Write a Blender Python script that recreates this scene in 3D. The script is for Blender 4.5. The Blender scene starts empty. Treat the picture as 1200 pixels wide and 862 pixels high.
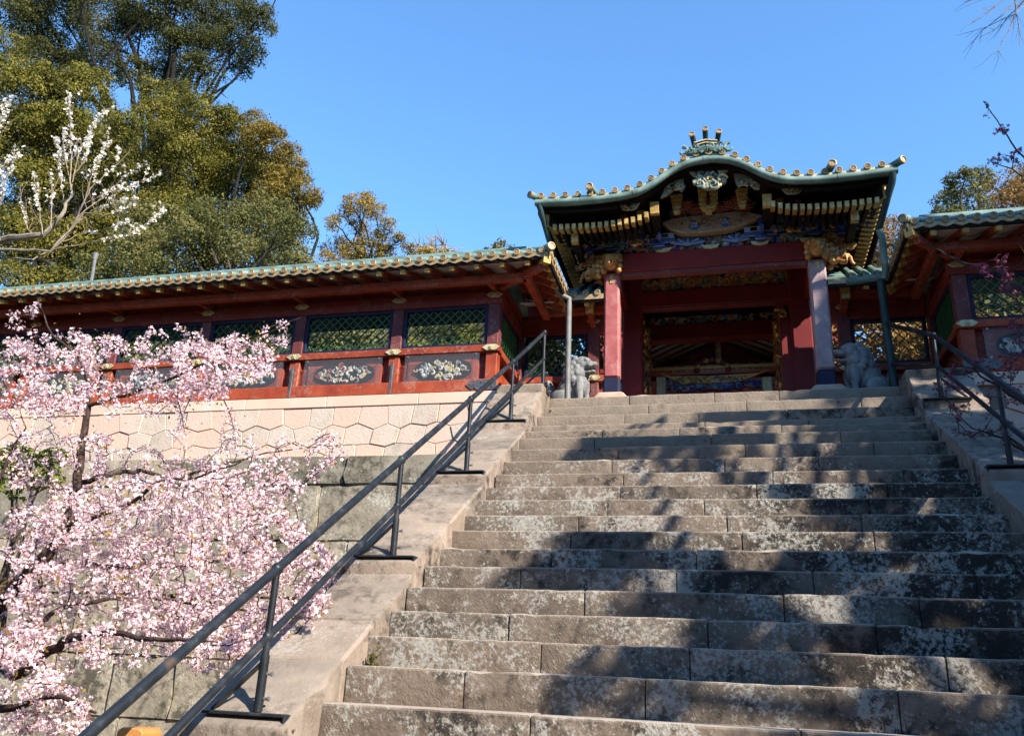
import bpy, bmesh, math, random
import numpy as np
from mathutils import Vector, Matrix
random.seed(7); RNG = np.random.default_rng(7)
R_ = math.radians
SC = bpy.context.scene
COL = SC.collection

# ------------------------------------------------------------------ camera
PIT, YAW, ROL, FPX = R_(20.27), R_(14.95), R_(2.78), 1000.0
EYE = Vector((0, 0, 1.6))
FW = Vector((-math.sin(YAW)*math.cos(PIT), math.cos(YAW)*math.cos(PIT), math.sin(PIT)))
_r = Vector((math.cos(YAW), math.sin(YAW), 0)); _u = _r.cross(FW)
RT = _r*math.cos(ROL) + _u*math.sin(ROL); UP = _u*math.cos(ROL) - _r*math.sin(ROL)
cam = bpy.data.cameras.new('camera'); camo = bpy.data.objects.new('camera', cam); COL.objects.link(camo)
cam.sensor_fit = 'HORIZONTAL'; cam.sensor_width = 36; cam.lens = 36*FPX/1200
cam.clip_start = .05; cam.clip_end = 3000
m = Matrix((RT, UP, -FW)).transposed().to_4x4(); m.translation = EYE; camo.matrix_world = m
SC.camera = camo

def at(px, py, Y):
    "point on the plane y = Y seen along a direction of the photograph"
    d = FW + RT*((px-600)/FPX) + UP*((431-py)/FPX)
    return EYE + d*((Y-EYE.y)/d.y)

# ------------------------------------------------------------------ sky, sun, exposure
SUN = Vector((1.2, -0.85, 1.0)).normalized()
el = math.asin(SUN.z); az = math.atan2(SUN.x, SUN.y)
W = bpy.data.worlds.new('World'); SC.world = W; W.use_nodes = True
nt = W.node_tree; nt.nodes.clear()
sky = nt.nodes.new('ShaderNodeTexSky'); sky.sky_type = 'NISHITA'; sky.sun_disc = False
sky.sun_elevation = el; sky.sun_rotation = az; sky.air_density = 1.0; sky.dust_density = 0.0; sky.ozone_density = 5.0; sky.altitude = 800
bg = nt.nodes.new('ShaderNodeBackground'); bg.inputs[1].default_value = 0.15
wo = nt.nodes.new('ShaderNodeOutputWorld')
tn = nt.nodes.new('ShaderNodeMix'); tn.data_type = 'RGBA'; tn.blend_type = 'MULTIPLY'; tn.inputs[0].default_value = 1
tn.inputs[7].default_value = (.76, .97, 1.02, 1)      # deep clear winter blue over the whole dome
nt.links.new(sky.outputs[0], tn.inputs[6]); nt.links.new(tn.outputs[2], bg.inputs[0]); nt.links.new(bg.outputs[0], wo.inputs[0])
sl = bpy.data.lights.new('sun', 'SUN'); sl.energy = 4.8; sl.angle = R_(0.5); sl.color = (1, .93, .82)
so = bpy.data.objects.new('sun', sl); COL.objects.link(so)
so.rotation_euler = SUN.to_track_quat('Z', 'Y').to_euler(); so.location = (20, -15, 30)
SC.view_settings.view_transform = 'Standard'; SC.view_settings.look = 'None'
SC.view_settings.exposure = 1.48; SC.view_settings.gamma = 1; SC.view_settings.use_curve_mapping = False
SC.cycles.max_bounces = 6; SC.cycles.transparent_max_bounces = 8

# ------------------------------------------------------------------ materials
def new_mat(name):
    mt = bpy.data.materials.new(name); mt.use_nodes = True
    n = mt.node_tree; b = n.nodes['Principled BSDF']
    return mt, n, b
def nd(n, typ, **kw):
    x = n.nodes.new(typ)
    for k, v in kw.items(): setattr(x, k, v)
    return x
def noise(n, vec, scale, detail=4, rough=.55, dist=0):
    x = nd(n, 'ShaderNodeTexNoise'); x.inputs['Scale'].default_value = scale
    x.inputs['Detail'].default_value = detail; x.inputs['Roughness'].default_value = rough
    x.inputs['Distortion'].default_value = dist
    if vec is not None: n.links.new(vec, x.inputs['Vector'])
    return x.outputs[0]
def ramp(n, fac, stops, interp='LINEAR'):
    x = nd(n, 'ShaderNodeValToRGB'); r = x.color_ramp; r.interpolation = interp
    while len(r.elements) < len(stops): r.elements.new(.5)
    for e, (p, c) in zip(r.elements, stops):
        e.position = p; e.color = (c, c, c, 1) if isinstance(c, (int, float)) else (*c, 1)
    n.links.new(fac, x.inputs[0]); return x.outputs[0]
def mix(n, fac, a, b, mode='MIX'):
    x = nd(n, 'ShaderNodeMix', data_type='RGBA', blend_type=mode)
    for s, v in ((0, fac), (6, a), (7, b)):
        if hasattr(v, 'is_output'): n.links.new(v, x.inputs[s])
        elif isinstance(v, (int, float)): x.inputs[s].default_value = v
        else: x.inputs[s].default_value = (*v, 1)
    return x.outputs[2]
def math_(n, op, a, b=0.0, clamp=False):
    x = nd(n, 'ShaderNodeMath', operation=op); x.use_clamp = clamp
    for i, v in ((0, a), (1, b)):
        if hasattr(v, 'is_output'): n.links.new(v, x.inputs[i])
        else: x.inputs[i].default_value = v
    return x.outputs[0]
def bump(n, b, h, strength=.4, dist=.01):
    x = nd(n, 'ShaderNodeBump'); x.inputs['Strength'].default_value = strength; x.inputs['Distance'].default_value = dist
    n.links.new(h, x.inputs['Height']); n.links.new(x.outputs[0], b.inputs['Normal'])
def geo(n): return nd(n, 'ShaderNodeNewGeometry')
def pos(n): return geo(n).outputs['Position']
def per_object(n): return nd(n, 'ShaderNodeObjectInfo').outputs['Random']

def M(name, stops, scale=6, rough=.6, metal=0, bmp=.2, bscale=40, bdist=.006, var=0, spec=None, detail=5, k=1.0, tint=None, patina_shade=None, wear=None):
    "noise-coloured surface with fine relief; var = brightness change from object to object"
    mt, n, b = new_mat(name); p = pos(n)
    stops = [(a, tuple(v*k for v in c)) for a, c in stops]
    c = ramp(n, noise(n, p, scale, detail), stops)
    if tint: c = mix(n, ramp(n, per_object(n), [(.35, 0.0), (.85, 1.0)]), c, tint)
    if var:
        f = math_(n, 'ADD', math_(n, 'MULTIPLY', per_object(n), 2*var), 1-var)
        cc = nd(n, 'ShaderNodeCombineColor')
        for i in range(3): n.links.new(f, cc.inputs[i])
        c = mix(n, 1.0, c, cc.outputs[0], 'MULTIPLY')
    if wear: c = mix(n, math_(n, 'MULTIPLY', ramp(n, math_(n, 'ADD', noise(n, p, 24, 9, .75), math_(n, 'MULTIPLY', noise(n, p, 2.5, 4), .6)), [(.84, 0.0), (.96, 1.0)]), .6), c, wear)
    if patina_shade: c = mix(n, ramp(n, geo(n).outputs['Pointiness'], [(.44, 0.0), (.52, 1.0)]), patina_shade, c)  # creases darkened by pointiness: patina plus painted hollow shade
    n.links.new(c, b.inputs['Base Color'])
    b.inputs['Roughness'].default_value = rough; b.inputs['Metallic'].default_value = metal
    if spec is not None: b.inputs['Specular IOR Level'].default_value = spec
    if bmp: bump(n, b, noise(n, p, bscale, 4), bmp, bdist)
    return mt

def stone_mat(name, lo, hi, top, dark, lichen, stain=.5, lich=.5, chisel=True, var=.12, side=0.0, topmix=.85, clean_lit=None):
    "weathered stone: grain, black algae stains, pale lichen blotches of every size; walked-on tops are cleaner"
    mt, n, b = new_mat(name); g = geo(n); p = g.outputs['Position']
    sx = nd(n, 'ShaderNodeSeparateXYZ'); n.links.new(p, sx.inputs[0])
    base = ramp(n, noise(n, p, 5, 9, .68), [(.28, lo), (.72, hi)])
    f = math_(n, 'ADD', math_(n, 'MULTIPLY', per_object(n), 2*var), 1-var)
    cc = nd(n, 'ShaderNodeCombineColor')
    for i in range(3): n.links.new(f, cc.inputs[i])
    base = mix(n, 1.0, base, cc.outputs[0], 'MULTIPLY')
    base = mix(n, math_(n, 'MULTIPLY', per_object(n), .30), base, (hi[0]*1.08, hi[1]*.88, hi[2]*.78))
    if clean_lit:  # higher steps get cleaner stone, and a lighter base as painted sunlight
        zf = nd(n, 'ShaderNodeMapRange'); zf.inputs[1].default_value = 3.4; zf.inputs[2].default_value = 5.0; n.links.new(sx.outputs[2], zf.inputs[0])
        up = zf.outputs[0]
        base = mix(n, math_(n, 'MULTIPLY', up, .6), base, mix(n, noise(n, p, 6, 8, .65), (clean_lit[0]*.6, clean_lit[1]*.6, clean_lit[2]*.6), (clean_lit[0]*1.3, clean_lit[1]*1.3, clean_lit[2]*1.3)))
    # stains: broad field pushes a finer noise over its threshold, so patches have ragged edges
    st = math_(n, 'ADD', noise(n, p, 9, 9, .72, .2), math_(n, 'MULTIPLY', math_(n, 'SUBTRACT', noise(n, p, 1.1, 4, .6, .4), .5), 1.1))
    if side: st = math_(n, 'ADD', st, math_(n, 'MULTIPLY', math_(n, 'SUBTRACT', sx.outputs[0], .1), side))
    if clean_lit: st = math_(n, 'SUBTRACT', st, math_(n, 'MULTIPLY', up, .22))
    sm = ramp(n, st, [(.60-.24*stain, 0.0), (.78-.24*stain, 1.0)])
    col = mix(n, math_(n, 'MULTIPLY', sm, .9), base, dark)
    lv = math_(n, 'ADD', noise(n, p, 32, 9, .76, .15), math_(n, 'MULTIPLY', math_(n, 'SUBTRACT', noise(n, p, 1.9, 5, .65), .5), .85))
    if clean_lit: lv = math_(n, 'SUBTRACT', lv, math_(n, 'MULTIPLY', up, .25))
    lk = ramp(n, lv, [(.70-.17*lich, 0.0), (.79-.17*lich, 1.0)])
    col = mix(n, math_(n, 'MULTIPLY', lk, .88), col, mix(n, noise(n, p, 30, 4), lichen, (lichen[0]*.62, lichen[1]*.62, lichen[2]*.60)))
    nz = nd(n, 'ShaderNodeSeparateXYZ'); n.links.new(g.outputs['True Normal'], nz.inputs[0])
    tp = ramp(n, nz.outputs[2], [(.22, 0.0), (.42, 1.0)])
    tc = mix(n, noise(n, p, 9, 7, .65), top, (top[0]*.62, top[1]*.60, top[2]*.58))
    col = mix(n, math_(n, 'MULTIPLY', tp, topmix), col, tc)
    n.links.new(col, b.inputs['Base Color']); b.inputs['Roughness'].default_value = .92
    b.inputs['Specular IOR Level'].default_value = .15
    h = math_(n, 'ADD', noise(n, p, 34, 8, .72), math_(n, 'MULTIPLY', noise(n, p, 6, 5, .6), 1.6))
    if chisel:
        mp = nd(n, 'ShaderNodeMapping'); mp.inputs['Rotation'].default_value = (0, R_(38), 0); n.links.new(p, mp.inputs['Vector'])
        wv = nd(n, 'ShaderNodeTexWave'); wv.inputs['Scale'].default_value = 17; wv.inputs['Distortion'].default_value = 11; wv.inputs['Detail'].default_value = 4; wv.inputs['Detail Scale'].default_value = 1.6; wv.inputs['Detail Roughness'].default_value = .7
        n.links.new(mp.outputs[0], wv.inputs['Vector'])
        h = math_(n, 'ADD', math_(n, 'MULTIPLY', h, 1.3), math_(n, 'MULTIPLY', math_(n, 'MULTIPLY', wv.outputs['Fac'], .16), ramp(n, noise(n, p, 2.3, 3), [(.4, 0.0), (.6, 1.0)])))
    bump(n, b, h, .7, .014)
    return mt

def leaf_mat(name, cols, trans=.3, rough=.55, scale=.35):
    mt, n, b = new_mat(name); g = geo(n)
    r = g.outputs['Random Per Island']; nz = noise(n, g.outputs['Position'], scale, 2)
    f = math_(n, 'ADD', math_(n, 'MULTIPLY', r, .35), math_(n, 'MULTIPLY', math_(n, 'SUBTRACT', nz, .27), 1.35))
    c = ramp(n, f, [(i/(len(cols)-1), k) for i, k in enumerate(cols)])
    n.links.new(c, b.inputs['Base Color']); b.inputs['Roughness'].default_value = rough
    b.inputs['Specular IOR Level'].default_value = .12
    t = nd(n, 'ShaderNodeBsdfTranslucent'); n.links.new(c, t.inputs[0])
    ms = nd(n, 'ShaderNodeMixShader'); ms.inputs[0].default_value = trans
    n.links.new(b.outputs[0], ms.inputs[1]); n.links.new(t.outputs[0], ms.inputs[2])
    n.links.new(ms.outputs[0], n.nodes['Material Output'].inputs[0])
    return mt

def petal_mat(name, centre, tip, tip2, trans=.35):
    mt, n, b = new_mat(name); g = geo(n)
    a = nd(n, 'ShaderNodeAttribute', attribute_name='radial')
    c2 = mix(n, g.outputs['Random Per Island'], tip, tip2)
    c = mix(n, ramp(n, a.outputs['Fac'], [(.05, 0.0), (.45, 1.0)]), centre, c2)
    n.links.new(c, b.inputs['Base Color']); b.inputs['Roughness'].default_value = .6
    b.inputs['Specular IOR Level'].default_value = .15
    t = nd(n, 'ShaderNodeBsdfTranslucent'); n.links.new(c, t.inputs[0])
    ms = nd(n, 'ShaderNodeMixShader'); ms.inputs[0].default_value = trans
    n.links.new(b.outputs[0], ms.inputs[1]); n.links.new(t.outputs[0], ms.inputs[2])
    n.links.new(ms.outputs[0], n.nodes['Material Output'].inputs[0])
    return mt

STEP = stone_mat('step_stone', (.062, .050, .040), (.175, .141, .110), (.44, .37, .30), (.016, .014, .0125), (.36, .34, .30), stain=.68, lich=1.08, side=.05, clean_lit=(.235, .188, .142))
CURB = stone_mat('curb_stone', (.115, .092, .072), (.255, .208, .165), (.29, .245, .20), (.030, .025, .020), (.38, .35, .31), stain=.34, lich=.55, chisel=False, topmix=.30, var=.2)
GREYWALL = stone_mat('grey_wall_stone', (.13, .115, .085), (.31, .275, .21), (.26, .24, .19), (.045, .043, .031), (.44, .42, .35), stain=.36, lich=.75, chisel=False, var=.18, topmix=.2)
KIKKO = M('hexagon_wall_stone', [(.25, (.40, .33, .26)), (.5, (.54, .45, .36)), (.8, (.50, .36, .28))], 3.5, .9, bmp=.6, bscale=32, bdist=.012, var=.20, k=.85, tint=(.44, .285, .22), detail=8)
COPING = M('coping_stone', [(.3, (.56, .40, .30)), (.7, (.60, .47, .36))], 2.5, .85, bmp=.3, bscale=60, var=.08, k=0.85)
PINKSTONE = M('pink_base_stone', [(.3, (.48, .30, .22)), (.7, (.58, .40, .30))], 8, .8, bmp=.3, var=.05, k=0.75)
MORTAR = M('pale_wall_joint', [(.3, (.13, .10, .075)), (.7, (.22, .17, .13))], 8, .95)
TILEGOLD = M('weathered_gilt_tile', [(.3, (.19, .115, .05)), (.55, (.30, .205, .095)), (.8, (.40, .325, .20))], 24, .5, .25, bmp=.3, bscale=70, var=.18)
HALLRED = M('hall_lacquer', [(.3, (.30, .045, .014)), (.7, (.40, .075, .025))], 4, .5, bmp=.1)
JOINT = M('dark_joint', [(.3, (.03, .027, .022)), (.7, (.06, .05, .04))], 8, .95)
LIONSTONE = M('pale_granite', [(.3, (.13, .13, .13)), (.6, (.20, .20, .195)), (.75, (.24, .235, .22))], 7, .9, bmp=.5, bscale=55, detail=8, patina_shade=(.045, .045, .042))
VERM = M('vermilion_lacquer', [(.25, (.15, .021, .009)), (.55, (.245, .043, .017)), (.8, (.275, .072, .036))], 4, .55, bmp=.12, bscale=30, var=.14, spec=.2, detail=8, wear=(.30, .16, .12))
DARKRED = M('dark_red_lacquer', [(.3, (.115, .014, .008)), (.7, (.175, .025, .013))], 3, .6, bmp=.08, var=.08, spec=.2, wear=(.20, .09, .07))
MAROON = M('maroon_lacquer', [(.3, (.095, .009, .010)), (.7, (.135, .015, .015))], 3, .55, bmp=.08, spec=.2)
PURPLE = M('faded_purple_red_lacquer', [(.3, (.085, .020, .020)), (.7, (.125, .034, .032))], 4, .6, bmp=.1, spec=.2, wear=(.20, .11, .10))
FADED = M('faded_pink_red_pillar', [(.28, (.30, .065, .06)), (.48, (.47, .105, .095)), (.62, (.52, .16, .14)), (.8, (.48, .23, .20))], 5, .55, bmp=.12, detail=8, k=0.6, wear=(.42, .30, .26))
FADED_SHADED = M('faded_red_pillar_shaded', [(.28, (.30, .18, .19)), (.5, (.46, .30, .30)), (.8, (.55, .38, .36))], 5, .55, bmp=.12, detail=8, k=0.55, wear=(.42, .30, .26))  # same faded red pillar paint, toned mauve to imitate partial shade
GOLD = M('gilt_metal', [(.3, (.26, .145, .034)), (.55, (.42, .265, .07)), (.8, (.50, .37, .16))], 20, .45, .22, bmp=.3, bscale=70, var=.15)
GOLDPALE = M('worn_pale_gilt', [(.3, (.50, .36, .13)), (.7, (.76, .66, .42))], 16, .5, .35, bmp=.3, bscale=80, var=.1, k=0.65)
GOLDDARK = M('carved_dark_gilt', [(.35, (.16, .07, .025)), (.5, (.50, .27, .08)), (.7, (.66, .42, .16))], 22, .45, .45, bmp=.5, bscale=60, k=.85)
GILTBROWN = M('carved_brown_wood', [(.35, (.05, .022, .012)), (.55, (.22, .11, .045)), (.75, (.42, .27, .12))], 20, .5, .2, bmp=.5, bscale=60)
VERDI = M('verdigris_copper', [(.3, (.045, .075, .062)), (.5, (.095, .155, .13)), (.72, (.20, .275, .235))], 4, .65, .1, bmp=.2, bscale=25, detail=8)
VERDIDK = M('dark_verdigris_pipe', [(.3, (.010, .024, .025)), (.7, (.028, .056, .052))], 5, .55, .1, bmp=.15, spec=.25)
PIPE = M('grey_pipe_paint', [(.3, (.10, .10, .095)), (.7, (.165, .16, .15))], 7, .6, .1, bmp=.15, spec=.3)
BLACK = M('black_lacquer', [(.3, (.006, .005, .005)), (.7, (.014, .011, .010))], 6, .65, bmp=.1, spec=.12)
CREAM = M('white_soffit_board', [(.3, (.62, .52, .46)), (.7, (.72, .64, .58))], 6, .7, bmp=.1)
GREEN = M('green_lattice_paint', [(.3, (.012, .07, .022)), (.7, (.03, .13, .04))], 6, .5, bmp=.1, k=0.75)
NAVY = M('navy_frame_paint', [(.3, (.006, .008, .022)), (.7, (.013, .016, .045))], 6, .6, bmp=.1, spec=.2)
BLUE = M('ultramarine_paint', [(.3, (.02, .045, .26)), (.7, (.05, .11, .42))], 12, .5, bmp=.15, k=.5)
TEAL = M('blue_green_paint', [(.3, (.03, .08, .10)), (.7, (.09, .20, .17))], 14, .55, bmp=.2, k=0.7)
PALEBLUE = M('pale_blue_paint', [(.3, (.18, .25, .40)), (.7, (.34, .40, .52))], 14, .6, bmp=.2, k=0.6)
MAUVE = M('mauve_paint', [(.3, (.34, .20, .14)), (.5, (.46, .31, .22)), (.75, (.56, .44, .28))], 26, .6, bmp=.3, k=0.55)
CORAL = M('coral_red_paint', [(.3, (.38, .06, .03)), (.7, (.52, .16, .09))], 12, .5, bmp=.2, k=0.6)
PALEGREEN = M('pale_green_white_paint', [(.3, (.36, .42, .34)), (.7, (.66, .66, .54))], 24, .6, bmp=.3, k=0.6)
BONE = M('bone_white_paint', [(.3, (.52, .48, .38)), (.7, (.72, .68, .56))], 18, .6, bmp=.2, k=0.65)
YELLOW = M('yellow_paint', [(.3, (.42, .22, .03)), (.7, (.55, .34, .06))], 10, .5, bmp=.1)
PLATE = M('dark_metal_plate', [(.3, (.05, .047, .05)), (.7, (.12, .115, .115))], 16, .5, .4, bmp=.4, bscale=60)
RAIL = M('blue_black_rail_paint', [(.3, (.007, .009, .012)), (.55, (.014, .017, .021)), (.66, (.032, .036, .04)), (.72, (.07, .042, .026))], 9, .45, .1, bmp=.25, bscale=60, detail=8, spec=.28)
STEEL = M('bolt_steel', [(.3, (.2, .2, .2)), (.7, (.4, .4, .4))], 20, .4, .8)
BARK = M('dark_cherry_bark', [(.3, (.020, .013, .011)), (.6, (.055, .036, .030)), (.8, (.11, .08, .07))], 14, .85, bmp=.6, bscale=35, bdist=.012, spec=.08)
BARKPALE = M('pale_grey_bark', [(.3, (.20, .16, .12)), (.7, (.40, .34, .27))], 12, .85, bmp=.5, bscale=35, k=0.7, spec=.08)
BARKDARK = M('dark_limb_bark', [(.3, (.008, .007, .006)), (.7, (.022, .018, .014))], 5, .9, bmp=.5, bscale=18, spec=.08)
BARKTWIG = M('tan_twig_bark', [(.3, (.30, .22, .14)), (.7, (.46, .36, .25))], 12, .85, bmp=.4, bscale=35, k=0.6, spec=.08)
BARKTREE = M('forest_bark', [(.3, (.05, .04, .03)), (.7, (.17, .14, .11))], 5, .9, bmp=.6, bscale=18, bdist=.02, k=0.5, spec=.08)
ORANGEWOOD = M('orange_painted_wood', [(.3, (.34, .13, .03)), (.7, (.42, .19, .05))], 8, .6, bmp=.2)
EARTH = M('leaf_litter_earth', [(.3, (.05, .04, .025)), (.55, (.10, .085, .05)), (.75, (.16, .13, .08))], 3, .95, bmp=.6, bscale=14, bdist=.03, detail=8)
GRAVEL = M('dark_gravel_earth', [(.3, (.05, .045, .035)), (.7, (.12, .105, .085))], 18, .95, bmp=.6, bscale=50, bdist=.02, detail=8)
HILLM = M('wooded_slope', [(.3, (.008, .010, .004)), (.55, (.025, .026, .010)), (.75, (.055, .045, .02))], 2.2, .95, bmp=.8, bscale=5, bdist=.1, detail=8)
PETAL = petal_mat('pink_petals', (.52, .13, .18), (.80, .54, .575), (.87, .745, .75))
PETALDEEP = petal_mat('deep_pink_petals', (.07, .006, .02), (.15, .032, .065), (.20, .06, .10))
PETALWHITE = petal_mat('cream_petals', (.62, .40, .26), (.80, .75, .62), (.84, .80, .70), .25)
LEAF_OLIVE = leaf_mat('olive_leaves', [(.022, .026, .006), (.085, .08, .013), (.175, .15, .025), (.27, .20, .045)], scale=1.1)
LEAF_TAWNY = leaf_mat('tawny_olive_leaves', [(.04, .034, .008), (.13, .095, .016), (.22, .155, .028), (.30, .20, .05)], scale=1.1)
LEAF_DARK = leaf_mat('dark_evergreen_leaves', [(.016, .022, .008), (.045, .050, .013), (.085, .080, .02), (.14, .11, .03)], scale=.8)
LEAF_GREY = leaf_mat('grey_green_leaves', [(.036, .042, .014), (.095, .095, .026), (.155, .14, .042), (.21, .17, .065)], scale=.8)
LEAF_GOLD = leaf_mat('golden_leaves', [(.09, .07, .014), (.20, .14, .026), (.33, .21, .045), (.42, .27, .08)])
LEAF_RUST = leaf_mat('rusty_leaves', [(.07, .05, .015), (.16, .10, .03), (.26, .15, .05), (.34, .19, .09)])
LEAF_BRIGHT = leaf_mat('bright_green_leaves', [(.05, .08, .012), (.10, .14, .02), (.17, .19, .03), (.26, .23, .05)], scale=3)
LEAF_BRONZE = leaf_mat('bronze_young_leaves', [(.12, .07, .012), (.22, .11, .02), (.28, .19, .04), (.24, .22, .05)], scale=3)

def acrylic():
    mt, n, b = new_mat('clear_acrylic')
    t = nd(n, 'ShaderNodeBsdfTransparent'); t.inputs[0].default_value = (.93, .94, .95, 1)
    g = nd(n, 'ShaderNodeBsdfGlossy'); g.inputs['Roughness'].default_value = .12
    d = nd(n, 'ShaderNodeBsdfDiffuse'); d.inputs[0].default_value = (.40, .40, .43, 1)
    m1 = nd(n, 'ShaderNodeMixShader'); m1.inputs[0].default_value = .06
    n.links.new(t.outputs[0], m1.inputs[1]); n.links.new(d.outputs[0], m1.inputs[2])
    m2 = nd(n, 'ShaderNodeMixShader'); fr = nd(n, 'ShaderNodeFresnel'); fr.inputs[0].default_value = 1.13
    n.links.new(fr.outputs[0], m2.inputs[0]); n.links.new(m1.outputs[0], m2.inputs[1]); n.links.new(g.outputs[0], m2.inputs[2])
    n.links.new(m2.outputs[0], n.nodes['Material Output'].inputs[0])
    return mt
ACRYLIC = acrylic()
RELIEF = M('pale_painted_relief', [(.3, (.60, .57, .48)), (.7, (.80, .77, .68))], 18, .7, bmp=.2)
RELIEFGOLD = M('ochre_painted_relief', [(.3, (.50, .38, .16)), (.7, (.70, .58, .34))], 18, .6, bmp=.2)
RELIEFGREY = M('grey_green_painted_relief', [(.3, (.20, .23, .20)), (.7, (.34, .36, .32))], 18, .7, bmp=.2)
# ------------------------------------------------------------------ mesh helpers
MIR = [False]
XC = -0.13                       # centre line of stairs and gate
def fx(x): return 2*XC - x if MIR[0] else x

def link(o, parent=None):
    COL.objects.link(o)
    if parent is not None: o.parent = parent
    return o
WLOC = {}
def thing(name, loc, label, cat, group=None):
    o = bpy.data.objects.new(name, None); o.empty_display_size = .2
    o.location = loc; WLOC[o.name] = Vector(loc); link(o)
    o['label'] = label; o['category'] = cat
    if group: o['group'] = group
    return o
def tag(o, label, cat, group=None):
    o['label'] = label; o['category'] = cat
    if group: o['group'] = group
    return o
def place(name, mesh, wloc, parent=None, label=None, kind=None):
    "object for a mesh whose origin belongs at world point wloc"
    o = bpy.data.objects.new(name, mesh); wl = Vector(wloc); WLOC[o.name] = wl
    o.location = wl - (WLOC[parent.name] if parent is not None else Vector((0, 0, 0)))
    link(o, parent)
    if label: o['label'] = label
    if kind: o['kind'] = kind
    return o

class MB:
    def __init__(s): s.v = []; s.f = []; s.m = []
    def add(s, verts, faces, mi=0):
        k = len(s.v)
        if MIR[0]:
            s.v += [(2*XC-a, b, c) for a, b, c in verts]; s.f += [tuple(k+i for i in reversed(f)) for f in faces]
        else:
            s.v += [tuple(a) for a in verts]; s.f += [tuple(k+i for i in f) for f in faces]
        s.m += [mi]*len(faces); return s
    def hexa(s, p, mi=0):
        return s.add(p, [(0, 3, 2, 1), (4, 5, 6, 7), (0, 1, 5, 4), (1, 2, 6, 5), (2, 3, 7, 6), (3, 0, 4, 7)], mi)
    def box(s, x0, x1, y0, y1, z0, z1, mi=0):
        return s.hexa([(x0, y0, z0), (x1, y0, z0), (x1, y1, z0), (x0, y1, z0), (x0, y0, z1), (x1, y0, z1), (x1, y1, z1), (x0, y1, z1)], mi)
    def bar(s, p, q, w, h, up=(0, 0, 1), mi=0):
        p = Vector(p); q = Vector(q); d = (q-p).normalized(); a = d.cross(Vector(up))
        if a.length < 1e-4: a = d.cross(Vector((1, 0, 0)))
        a.normalize(); b = a.cross(d); a = a*(w/2); b = b*(h/2)
        return s.hexa([p-a-b, p+a-b, q+a-b, q-a-b, p-a+b, p+a+b, q+a+b, q-a+b], mi)
    def prism(s, poly, o, u, v, w, mi=0, rim=0.0):
        "polygon in the plane (o,u,v) pushed along w; rim insets the far face for a worn edge"
        o = Vector(o); u = Vector(u); v = Vector(v); w = Vector(w); n = len(poly)
        a = [o+u*x+v*y for x, y in poly]
        if rim:
            cx = sum(x for x, _ in poly)/n; cy = sum(y for _, y in poly)/n
            def ins(x, y):
                L = math.hypot(x-cx, y-cy); k = (L-rim)/L if L > rim else .5
                return cx+(x-cx)*k, cy+(y-cy)*k
            t = [o+u*ins(x, y)[0]+v*ins(x, y)[1]+w for x, y in poly]; mid = [p+w*(1-min(.5, rim/w.length)) for p in a]
            vs = a+mid+t; fs = [tuple(range(n))[::-1], tuple(range(2*n, 3*n))]
            for i in range(n):
                j = (i+1) % n; fs += [(i, j, n+j, n+i), (n+i, n+j, 2*n+j, 2*n+i)]
        else:
            vs = a+[p+w for p in a]; fs = [tuple(range(n))[::-1], tuple(range(n, 2*n))]+[(i, (i+1) % n, n+(i+1) % n, n+i) for i in range(n)]
        return s.add(vs, fs, mi)
    def tube(s, pts, rad, n=8, mi=0, cap=True):
        pts = [Vector(p) for p in pts]; N = len(pts)
        if isinstance(rad, (int, float)): rad = [rad]*N
        d0 = (pts[1]-pts[0]).normalized(); a = d0.cross(Vector((0, 0, 1)))
        if a.length < .05: a = d0.cross(Vector((1, 0, 0)))
        a.normalize(); vs = []; fs = []
        for i, p in enumerate(pts):
            d = (pts[min(i+1, N-1)]-pts[max(i-1, 0)]).normalized()
            a = (a-d*a.dot(d)); a = a.normalized() if a.length > 1e-5 else d.orthogonal().normalized()
            b = d.cross(a)
            for k in range(n):
                t = 2*math.pi*k/n; vs.append(p+(a*math.cos(t)+b*math.sin(t))*rad[i])
        for i in range(N-1):
            for k in range(n):
                j = (k+1) % n; fs.append((i*n+k, i*n+j, (i+1)*n+j, (i+1)*n+k))
        if cap: fs += [tuple(range(n))[::-1], tuple(range((N-1)*n, N*n))]
        return s.add(vs, fs, mi)
    def lathe(s, o, axis, prof, n=16, mi=0):
        "prof = (distance along axis, radius)"
        o = Vector(o); ax = Vector(axis).normalized(); a = ax.orthogonal().normalized(); b = ax.cross(a); vs = []; fs = []
        for h, r in prof:
            for k in range(n):
                t = 2*math.pi*k/n; vs.append(o+ax*h+(a*math.cos(t)+b*math.sin(t))*r)
        N = len(prof)
        for i in range(N-1):
            for k in range(n):
                j = (k+1) % n; fs.append((i*n+k, i*n+j, (i+1)*n+j, (i+1)*n+k))
        fs += [tuple(range(n))[::-1], tuple(range((N-1)*n, N*n))]
        return s.add(vs, fs, mi)
    def ell(s, c, r, mi=0, nu=10, nv=6, rot=None):
        c = Vector(c); vs = []; fs = []
        if isinstance(r, (int, float)): r = (r, r, r)
        for i in range(1, nv):
            ph = math.pi*i/nv
            for k in range(nu):
                t = 2*math.pi*k/nu; vs.append(Vector((r[0]*math.sin(ph)*math.cos(t), r[1]*math.sin(ph)*math.sin(t), r[2]*math.cos(ph))))
        vs += [Vector((0, 0, r[2])), Vector((0, 0, -r[2]))]; T = len(vs)-2; B = T+1
        for i in range(nv-2):
            for k in range(nu):
                j = (k+1) % nu; fs.append((i*nu+k, (i+1)*nu+k, (i+1)*nu+j, i*nu+j))
        for k in range(nu):
            j = (k+1) % nu; fs += [(T, k, j), (B, (nv-2)*nu+j, (nv-2)*nu+k)]
        if rot is not None: vs = [rot @ v for v in vs]
        return s.add([c+v for v in vs], fs, mi)
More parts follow.
